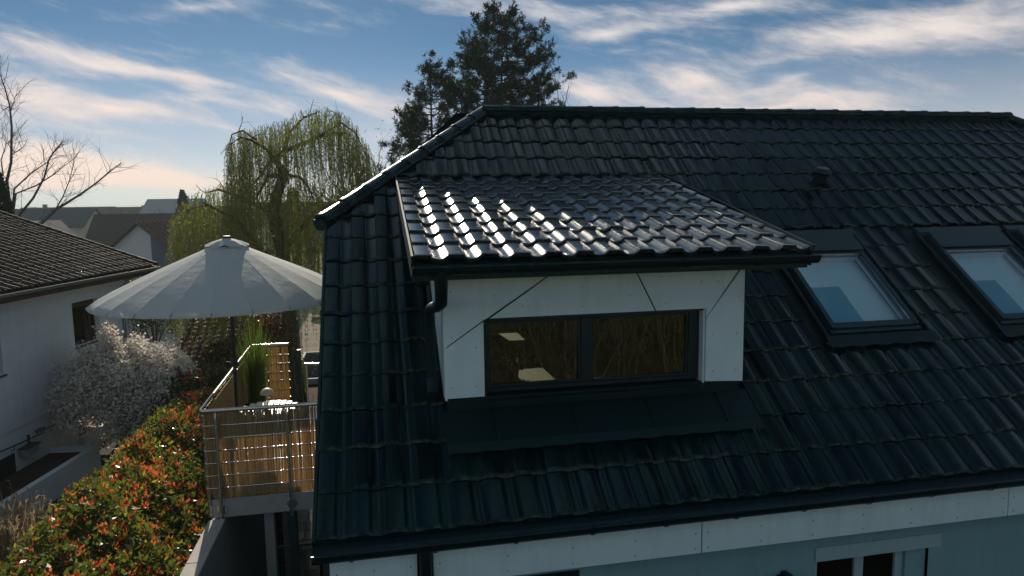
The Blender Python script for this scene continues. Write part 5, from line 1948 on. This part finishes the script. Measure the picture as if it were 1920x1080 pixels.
def pine(label, base, top, env, seed, whorl=.42, per=6, bare_to=0.0, lean=0.0):
    """env: list of (height, half width)."""
    global RNG
    RNG = np.random.default_rng(seed)
    T_ = empty('pine_tree', tuple(base))
    tag(T_, label, 'tree', 'pines behind the black roof')
    base = np.asarray(base, float)
    hs = [e[0] for e in env]
    ws = [e[1] for e in env]
    mb = MB()
    n = 9
    pts = [base + np.array([lean * (i / n) ** 2 + RNG.normal() * .04, RNG.normal() * .04, top * i / n]) for i in range(n + 1)]
    mb.tube(pts, [max(.02, .21 * (1 - i / n) ** .8) * top / 15 for i in range(n + 1)], 8, False)
    build('trunk', mb, M['pine_bark'], T_, smooth=60)
    mb = MB()
    tuft = []
    z = hs[0]
    while z < top - .1:
        w_ = np.interp(z, hs, ws)
        for k in range(per):
            if RNG.random() < .13:
                continue
            a = RNG.uniform(0, 2 * math.pi)
            ln = w_ * RNG.uniform(.55, 1.12)
            f_ = z / top
            p0 = base + np.array([lean * f_ ** 2, 0, z + RNG.uniform(-.2, .2)])
            up_ = RNG.uniform(.05, .45) * ln + .25
            d = np.array([math.cos(a), math.sin(a), 0])
            sp = []
            for t in (0, .35, .7, 1.0):
                sp.append(p0 + d * ln * t + np.array([0, 0, up_ * t ** 1.6 - .10 * ln * t * (1 - t) * 2]) + RNG.normal(size=3) * .05 * t)
            mb.tube(sp, [.035, .026, .016, .006], 4, False)
            nb_ = int(2 + ln * 2.3)
            for q_ in range(nb_):
                t = RNG.uniform(.30, 1.0)
                i = min(2, int(t * 3))
                s0 = sp[i] + (sp[i + 1] - sp[i]) * (t * 3 - i)
                dd = unit(d * .8 + RNG.normal(size=3) * .75 + np.array([0, 0, .55]))
                l2 = RNG.uniform(.18, .55) * (1.25 - .4 * t)
                e = s0 + dd * l2
                mb.tube([s0, e], [.010, .005], 3, False)
                tuft.append((e, dd))
                for _ in range(5):
                    tuft.append((e - dd * .08 + RNG.normal(size=3) * .115, unit(dd + RNG.normal(size=3) * .35 + np.array([0, 0, .3]))))
                if RNG.random() < .6:
                    tuft.append((s0 + dd * l2 * .55 + RNG.normal(size=3) * .06, unit(dd + RNG.normal(size=3) * .5)))
            tuft.append((sp[-1], unit(d + np.array([0, 0, .8]))))
        z += whorl * RNG.uniform(.8, 1.2)
    tuft.append((pts[-1], np.array([0, 0, 1.0])))
    build('branches', mb, M['pine_bark'], T_)['kind'] = 'stuff'
    P = np.array([t[0] for t in tuft])
    D = np.array([t[1] for t in tuft])
    V = []
    for k in range(15):
        dd = unit(D * .75 + RNG.normal(size=D.shape) * .62 + np.array([0, 0, .12]))
        V.append(leafquads(P - D * RNG.uniform(0, .20, (len(P), 1)), dd, RNG.uniform(.13, .24, len(P)), .034))
    quads('crown', np.concatenate(V), M['needle'], T_, 'stuff')


pb = at(945, 395, 34)
pine('tall broad pine rising above the left end of the ridge', (pb[0], pb[1], 0), 15.5, [(9.0, 2.1), (11.1, 2.95), (12.2, 3.0), (13.0, 2.7), (13.7, 2.45), (14.4, 2.05), (15.0, 1.6), (15.5, 1.0)], 41, whorl=.46, per=7)
pb = at(925, 395, 36)
pine('second stem of the tall pine, half hidden in its crown', (pb[0], pb[1], 0), 14.6, [(9.0, 1.6), (11.6, 2.2), (13.0, 1.8), (14.0, 1.1), (14.6, .3)], 42, whorl=.55, per=4)
pb = at(815, 395, 31)
pine('lower pine left of the tall one, leaning over the hip', (pb[0], pb[1], 0), 12.6, [(6.8, 1.9), (8.3, 1.9), (9.4, 1.55), (10.5, 1.1), (11.6, .7), (12.3, .4), (12.6, .2)], 43, whorl=.5, per=4)
pb = at(778, 395, 32)
pine('lowest pine at the left edge of the pine group', (pb[0], pb[1], 0), 10.5, [(6.0, 1.6), (8.0, 1.5), (9.4, .95), (10.5, .25)], 44, per=5)
pb = at(870, 395, 33)
pine('young pine filling the gap between the taller pines', (pb[0], pb[1], 0), 12.2, [(8.0, 1.2), (9.6, 1.4), (10.9, 1.0), (11.8, .5), (12.2, .2)], 45, whorl=.55, per=4)
pb = at(1012, 395, 33)
pine('short pine at the right of the pine group', (pb[0], pb[1], 0), 12.4, [(8.5, 1.1), (10.2, 1.3), (11.5, .8), (12.4, .2)], 46, whorl=.5, per=4)

# leafless and early-leafing trees
pb = at(1045, 395, 30)
bare_tree('bare_tree', 'bare twigged tree to the right of the pines', (pb[0], pb[1], 0), 11.9, 51, .55, 4, 3, rise=.12)
pb = at(688, 395, 29)
bare_tree('birch_tree', 'thin young birch with first leaves right of the willow', (pb[0], pb[1], 0), 10.6, 52, .5, 4, 3, leaf=(M['young_leaf'], 900, .09, .05), rise=.12)
pb = at(1590, 395, 40)
bare_tree('bare_tree', 'bare treetop just showing above the ridge', (pb[0], pb[1], 0), 12.2, 53, .6, 4, 3)
fartrees = [(235, 150, 9.5, 'leafless tree on the skyline above the beige house'), (218, 170, 8.2, 'round leafless tree left of the skyline tree'), (300, 140, 8.6, 'leafless tree before the pale roofed house'),
            (60, 90, 7.0, 'leafless garden tree behind the bare branches at left'), (160, 160, 7.4, 'small far tree above the dark roof ridge'), (110, 200, 8.6, 'far tree between the skyline roofs'),
            (190, 260, 9.4, 'faint far tree near the horizon'), (275, 230, 9.6, 'far tree right of the skyline house'), (28, 120, 8.4, 'far tree at the left edge above the roof'), (360, 110, 8.8, 'leafless tree directly behind the willow edge'),
            (470, 90, 8.0, 'leafless tree seen through the middle of the willow'), (620, 100, 8.4, 'leafless tree behind the right of the willow'), (420, 130, 8.2, 'leafless tree behind the left of the willow')]
for i, (px, d, h_, lb) in enumerate(fartrees):
    bare_tree('leafless_tree', lb, tuple(gz_(px, d)), h_, 60 + i, .8, 4, 3, group='leafless trees in the distance')
M['conifer'] = mat('conifer_leaf', (0.022, 0.040, 0.018), 0.7, vary=0.4, scale=1.5, trans=0.1)


def conifer(name, label, base, h_, r, n, seed, lf=.2):
    global RNG
    RNG = np.random.default_rng(seed)
    T_ = empty(name, tuple(base))
    tag(T_, label, 'tree')
    base = np.asarray(base, float)
    build('trunk', MB().tube([base, base + EZ * h_ * .95], [r * .12, .02], 6, False), M['bark'], T_)
    t = RNG.uniform(0, 1, n) ** .8
    a = RNG.uniform(0, 2 * math.pi, n)
    rr = r * (1 - t) ** .75 * (RNG.uniform(.3, 1, n) ** .4) * (1 + .18 * np.sin(a * 5 + t * 20))
    P = base + np.stack([np.cos(a) * rr, np.sin(a) * rr, h_ * (.04 + .96 * t)], 1)
    D = np.stack([np.cos(a), np.sin(a), np.full(n, .9)], 1) + RNG.normal(size=(n, 3)) * .3
    quads('crown', leafquads(P, D, RNG.uniform(.6, 1.2, n) * lf, lf * .35), M['conifer'], T_, 'stuff')


pb = at(8, 400, 27)
conifer('thuja_tree', 'dark green thuja behind the neighbouring roof at the left edge', (pb[0] - .1, pb[1], 0), 7.9, .95, 9000, 71)
conifer('spruce_tree', 'small dark spruce on the skyline left of the willow', tuple(gz_(345, 95)), 9.4, 1.7, 3500, 72, .4)
conifer('spruce_tree', 'dark conifer seen through the willow boughs', tuple(gz_(552, 70)), 8.6, 2.0, 3500, 73, .35)

# big bare tree behind the neighbouring roof: its boughs fan out over the roof line
BT = empty('bare_tree', tuple(np.append(at(25, 405, 28)[:2], 0)))
tag(BT, 'large leafless tree with bluish boughs fanning above the neighbouring roof', 'tree')
D0 = 28.0
root = WL[BT.name]
crotch = at(22, 440, D0)
stems = [([(13, 339), (21, 304), (22, 238), (18, 197), (9, 164), (0, 139)], .075, -.8, (20, 400)), ([(38, 401), (62, 372), (83, 333), (92, 298), (104, 280), (118, 265)], .07, .4, (30, 425)),
         ([(27, 354), (59, 324), (89, 304), (104, 282)], .05, -.5, (22, 400)), ([(30, 363), (68, 348), (101, 327), (118, 313), (145, 293)], .05, .9, (24, 405)),
         ([(80, 416), (104, 393), (124, 381), (148, 366), (178, 345), (207, 321), (228, 305)], .085, .0, (50, 440)), ([(104, 393), (118, 369), (130, 339), (141, 298)], .04, -.6, (80, 416)),
         ([(-14, 330), (-6, 250), (-20, 190), (-12, 120)], .07, .5, (5, 400)), ([(2, 300), (12, 270), (20, 262)], .03, .4, (6, 330)), ([(22, 290), (40, 278), (54, 266)], .022, -.3, (21, 304)), ([(20, 210), (26, 190), (30, 176)], .018, .3, (21, 220)), ([(18, 200), (6, 206), (-6, 220)], .018, .3, (19, 199))]
mb = MB()
mb.tube([root - EZ * .1, root + (crotch - root) * .5 + np.array([.1, 0, 0]), crotch], [.30, .24, .18], 10, False)
build('trunk', mb, M['bark_grey'], BT, smooth=60)
rng = np.random.default_rng(9)
mb = MB()
twg = MB()
for pix, r, dd, st in stems:
    pts = [crotch if r > .045 else at(st[0], st[1], D0 + dd * .6)]
    if r > .045:
        pts.append(at(st[0], st[1], D0 + dd * .3))
    for k, (x, y) in enumerate(pix):
        pts.append(at(x, y, D0 + dd * (k + 1) / len(pix) * 2))
    n = len(pts)
    rr = [r * (1 - .82 * i / (n - 1)) for i in range(n)]
    mb.tube(pts, rr, 7, False)
    L_ = sum(np.linalg.norm(pts[i + 1] - pts[i]) for i in range(n - 1))
    for k in range(int(5 + L_ * 3.5)):
        i = rng.integers(1, n - 1)
        f_ = rng.random()
        s0 = pts[i] + (pts[i + 1] - pts[i]) * f_
        d = unit(unit(pts[i + 1] - pts[i]) * .8 + unit(rng.normal(size=3)) * .8 + np.array([0, 0, .25]))
        grow(twg, s0, d, rng.uniform(.4, 1.3), .011, 1, 3, .8, .05, [], 3, .22, rng)
build('boughs', mb, M['bark_grey'], BT, smooth=60)
build('twigs', twg, M['bark_grey'], BT)['kind'] = 'stuff'

# weeping willow
WT = empty('willow_tree', tuple(np.append(at(548, 405, 25.3)[:2], 0)))
tag(WT, 'large weeping willow with yellow green curtains behind the parasol', 'tree')
DW_ = 25.0
limbs = [([(549, 722), (548, 660), (545, 600), (530, 470), (512, 400), (519, 365), (533, 326)], .34, .17, 0), ([(533, 326), (525, 313), (517, 299), (533, 283), (564, 272), (594, 258), (622, 249), (650, 250)], .15, .04, .8),
         ([(531, 328), (515, 330), (503, 329), (494, 347), (480, 372)], .10, .03, -1.2), ([(535, 325), (547, 330), (561, 331), (578, 349), (590, 380)], .08, .02, -1.0), ([(517, 300), (511, 297), (500, 312), (492, 324), (464, 360), (445, 375)], .09, .02, 1.5),
         ([(525, 312), (500, 280), (470, 262), (445, 255)], .08, .015, -2.2), ([(533, 283), (545, 245), (570, 220), (600, 208)], .07, .015, 2.2), ([(545, 600), (500, 480), (440, 410), (380, 380)], .14, .03, -1.5),
         ([(530, 470), (590, 400), (640, 370), (680, 350)], .12, .03, 1.8), ([(512, 400), (450, 370), (410, 355), (385, 362)], .10, .02, 1.0), ([(594, 258), (640, 230), (668, 250), (685, 290)], .05, .012, -1.5), ([(480, 262), (455, 245), (435, 252), (425, 290)], .05, .012, .8)]
mb = MB()
tr = MB()
rng = np.random.default_rng(17)
lp = []
for i, (pix, r0_, r1_, dd) in enumerate(limbs):
    n = len(pix)
    pts = [at(x, y, DW_ + .3 + dd * k / (n - 1) * 1.4) for k, (x, y) in enumerate(pix)]
    if i == 0:
        pts[0][2] = -.1
    (tr if i == 0 else mb).tube(pts, [r0_ + (r1_ - r0_) * k / (n - 1) for k in range(n)], 8, False)
    for k in range(n - 1):
        for f_ in (.25, .75):
            lp.append(pts[k] + (pts[k + 1] - pts[k]) * f_)
    if i > 0:
        for k in range(5):
            j = rng.integers(0, n - 1)
            s0 = pts[j] + (pts[j + 1] - pts[j]) * rng.random()
            grow(mb, s0, unit(rng.normal(size=3) + np.array([0, 0, .7])), rng.uniform(.5, 1.1), .018, 1, 3, .8, -.05, [], 3, .3, rng)
build('trunk', tr, M['bark'], WT, smooth=60)
build('boughs', mb, M['bark'], WT)['kind'] = 'stuff'
M['willow_leaf'] = mat('willow_leaf', (0.105, 0.140, 0.035), 0.5, vary=0.4, scale=.6, trans=0.42, transcol=(0.24, 0.29, 0.045))
M['willow_twig'] = mat('willow_twig', (0.16, 0.13, 0.045), 0.7, vary=0.3, scale=2)
ex = [425, 445, 480, 520, 560, 600, 640, 665, 690, 703]
et = [268, 243, 236, 226, 206, 197, 207, 226, 268, 310]
lx_ = [318, 345, 400, 450, 520, 600, 660, 700]
lt = [405, 365, 345, 330, 325, 335, 345, 360]
strands = []
for i in range(850):                                     # upper dome
    px = rng.uniform(425, 702)
    tp = np.interp(px, ex, et)
    py = tp + abs(rng.normal()) * 26 if rng.random() < .75 else rng.uniform(tp, 330)
    ln = rng.uniform(.6, 2.4) if 470 < px < 640 else rng.uniform(1.2, 3.8)
    wdt = 3.0 * math.sqrt(max(.05, 1 - ((px - 565) / 150) ** 2))
    strands.append((px, py, DW_ + rng.uniform(-wdt, wdt), ln))
for i in range(1050):                                     # lower curtains
    px = rng.uniform(318, 690)
    py = np.interp(px, lx_, lt) + abs(rng.normal()) * 45
    ln = rng.uniform(1.6, 4.6)
    wdt = 3.6 * math.sqrt(max(.10, 1 - ((px - 510) / 205) ** 2))
    strands.append((px, py, DW_ + rng.uniform(-wdt, wdt), ln))
for i in range(70):                                      # long near curtains that reach below the parasol
    px = rng.choice([360, 372, 400, 412, 420, 455, 470, 490, 535, 560]) + rng.normal() * 5
    strands.append((px, rng.uniform(470, 520), 22 + rng.uniform(-.8, .8), rng.uniform(2.2, 3.4)))
LV, TV = [], []
for (px, py, d, ln) in strands:
    p = at(px, py, d)
    a = rng.uniform(0, 2 * math.pi)
    out = np.array([math.cos(a), math.sin(a), 0]) * rng.uniform(.05, .35)
    if p[2] - ln < .5:
        ln = max(.5, p[2] - .5)
    n = max(3, int(ln / .35))
    pts = []
    for k in range(n + 1):
        t = k / n
        pts.append(p + out * (1 - math.exp(-4 * t)) + EZ * (.16 * math.sin(min(1, t * 6) * math.pi) - ln * t) + rng.normal(size=3) * .018)
    pts = np.array(pts)
    sd = np.array([CX[0], CX[1], 0]) * .006
    for k in range(n):
        TV.append([pts[k] - sd, pts[k] + sd, pts[k + 1] + sd * .7, pts[k + 1] - sd * .7])
    m_ = int(ln / .075)
    t = rng.uniform(.03, 1, m_) * n
    i0 = np.minimum(n - 1, t.astype(int))
    Q = pts[i0] + (pts[i0 + 1] - pts[i0]) * (t - i0)[:, None]
    LV.append(Q)
Q = np.concatenate(LV)
RNG = np.random.default_rng(88)
D = RNG.normal(size=Q.shape) * [.55, .55, .3] + np.array([0, 0, -.75])
quads('strands', np.array(TV), M['willow_twig'], WT, 'stuff')
quads('crown', leafquads(Q, D, RNG.uniform(.09, .15, len(Q)), .027), M['willow_leaf'], WT, 'stuff')

# ================================================================ bank and thicket behind the viewpoint (seen mirrored in the dormer window)
M['thicket'] = mat('thicket_stem', (0.12, 0.11, 0.07), 0.9, vary=0.4, scale=.7)
M['thicket_leaf'] = mat('thicket_leaf', (0.12, 0.135, 0.045), 0.8, vary=0.5, scale=.5, trans=.2)
rng = np.random.default_rng(77)
TV, Q = [], []
for i in range(3600):
    x, y = rng.uniform(-24, 30), rng.uniform(-42, -12)
    p = np.array([x, y, ground_z(x, y)])
    hh = rng.uniform(1.0, 5.0)
    tip = p + np.array([rng.normal() * 1.5, rng.normal() * .8, hh])
    mid_ = (p + tip) / 2 + rng.normal(size=3) * .2
    w_ = np.array([.013, 0, 0]) * rng.uniform(.5, 1.6)
    TV += [[p - w_, p + w_, mid_ + w_ * .7, mid_ - w_ * .7], [mid_ - w_ * .7, mid_ + w_ * .7, tip + w_ * .2, tip - w_ * .2]]
    for k in range(4):
        s0 = p + (tip - p) * rng.uniform(.25, .95)
        e = s0 + rng.normal(size=3) * .45 + np.array([0, 0, .4])
        TV.append([s0 - w_ * .35, s0 + w_ * .35, e + w_ * .15, e - w_ * .15])
        Q += [s0 + (e - s0) * rng.random() + rng.normal(size=3) * .1 for _ in range(4)]
Q = np.array(Q)
TH = empty('thicket', (3, -25, 3))
tag(TH, 'brown leafless thicket on the bank mirrored in the dormer window', 'thicket', kind='stuff')
quads('stems', np.array(TV), M['thicket'], TH, 'stuff')
quads('dry_leaves', leafquads(Q, rng.normal(size=Q.shape), .13, .06), M['thicket_leaf'], TH, 'stuff')

# ================================================================ furniture in the attic room
M['table_top'] = mat('pale_table_top', (0.34, 0.29, 0.20), 0.5)


def table(label, x0, x1, y0, y1, z, zf=3.481):
    T_ = empty('attic_table', ((x0 + x1) / 2, (y0 + y1) / 2, zf))
    tag(T_, label, 'table')
    build('table_top', MB().box((x0, y0, z - .035), (x1, y1, z)), M['table_top'], T_, bevel=.006)
    for x in (x0 + .05, x1 - .09):
        for y in (y0 + .05, y1 - .09):
            build('leg', MB().box((x, y, zf), (x + .04, y + .04, z - .036)), M['wood_dark'], T_)


table('sunlit pale table inside the left dormer window', 1.78, 2.62, 2.86, 3.60, 4.2)
table('small sunlit table deep inside the dormer room', 2.35, 2.82, 5.5, 6.4, 4.2)


def chair(label, x, y, rz, zf=3.481):
    T_ = empty('chair', (x, y, zf))
    tag(T_, label, 'chair')
    ca, sa = math.cos(rz), math.sin(rz)
    L_ = lambda a, b, z: np.array([x + ca * a - sa * b, y + sa * a + ca * b, zf + z])
    ob = lambda a0, a1, b0, b1, z0, z1: MB().obox(L_(a0, b0, z0), np.array([ca, sa, 0]) * (a1 - a0), np.array([-sa, ca, 0]) * (b1 - b0), (0, 0, z1 - z0))
    build('seat', ob(-.22, .22, -.22, .22, .43, .47), M['frame'], T_, bevel=.01)
    build('backrest', ob(-.22, .22, .19, .22, .62, .88), M['frame'], T_, bevel=.01)
    for a in (-.2, .2):
        for b in (-.2, .2):
            build('leg', MB().tube([L_(a, b, .43), L_(a * 1.05, b * 1.05, 0)], .012, 6), M['steel'], T_)
        build('back_post', MB().tube([L_(a, .205, .47), L_(a, .23, .90)], .010, 6), M['steel'], T_)


chair('dark chair with steel frame at the end of the sunlit table inside the dormer', 2.80, 3.35, rad(-70))
chair('dark chair at the right inside the dormer room', 3.5, 3.3, rad(150))
PT = empty('potted_plant', (2.12, 3.12, 4.201))
tag(PT, 'dark potted plant with drooping leaves on the sunlit table inside the dormer', 'plant')
build('pot', MB().lathe([(0, 0), (.06, 0), (.085, .14), (.075, .14), (.07, .12), (0, .12)], (2.12, 3.12, 4.202), 16), M['frame'], PT, smooth=40)
V = []
rng = np.random.default_rng(4)
for i in range(40):
    a, ln = rng.uniform(0, 6.28), rng.uniform(.2, .42)
    d = np.array([math.cos(a), math.sin(a), 0])
    sd = np.array([-math.sin(a), math.cos(a), 0]) * .018
    p = np.array([2.12, 3.12, 4.30])
    pts = [p + d * ln * t * .8 + EZ * (ln * (1.3 * t - 1.1 * t * t)) for t in (0, .33, .66, 1)]
    for k in range(3):
        V.append([pts[k] - sd, pts[k] + sd, pts[k + 1] + sd * .6, pts[k + 1] - sd * .6])
quads('leaves', np.array(V), M['leaf_green'], PT, 'stuff')
FL = empty('pink_flower', (3.75, 3.0, 3.481))
tag(FL, 'single pink flower on a stalk inside the right window pane', 'flower')
M['pink'] = mat('pink_petal', (0.75, 0.10, 0.22), 0.5, trans=.3)
build('vase', MB().lathe([(0, 0), (.07, 0), (.09, .30), (.04, .55), (.045, .60)], (3.75, 3.0, 3.482), 14), M['frame'], FL, smooth=50)
build('stalk', MB().tube([(3.75, 3.0, 4.0), (3.77, 3.0, 4.35), (3.76, 3.0, 4.56)], .006, 5), M['leaf_green'], FL)
build('bloom', MB().lathe([(0, -.02), (.035, .0), (.05, .05), (.045, .09), (.02, .11), (0, .10)], (3.76, 3.0, 4.57), 10, (.3, -.4, 1)), M['pink'], FL, smooth=60)

# ================================================================ haze
def hazebox():
    m = bpy.data.materials.new('air')
    m.use_nodes = True
    t = m.node_tree
    t.nodes.clear()
    q = NG(t)
    out = q.n('ShaderNodeOutputMaterial')
    v = q.n('ShaderNodeVolumePrincipled')
    v.inputs['Color'].default_value = (0.80, 0.92, 0.98, 1)
    v.inputs['Density'].default_value = 0.00055
    v.inputs['Anisotropy'].default_value = 0.0
    t.links.new(v.outputs[0], out.inputs['Volume'])
    o = build('haze', MB().box((-1000, -150, -2.2), (1000, 1300, 18.5)), m)
    o['kind'] = 'stuff'


hazebox()
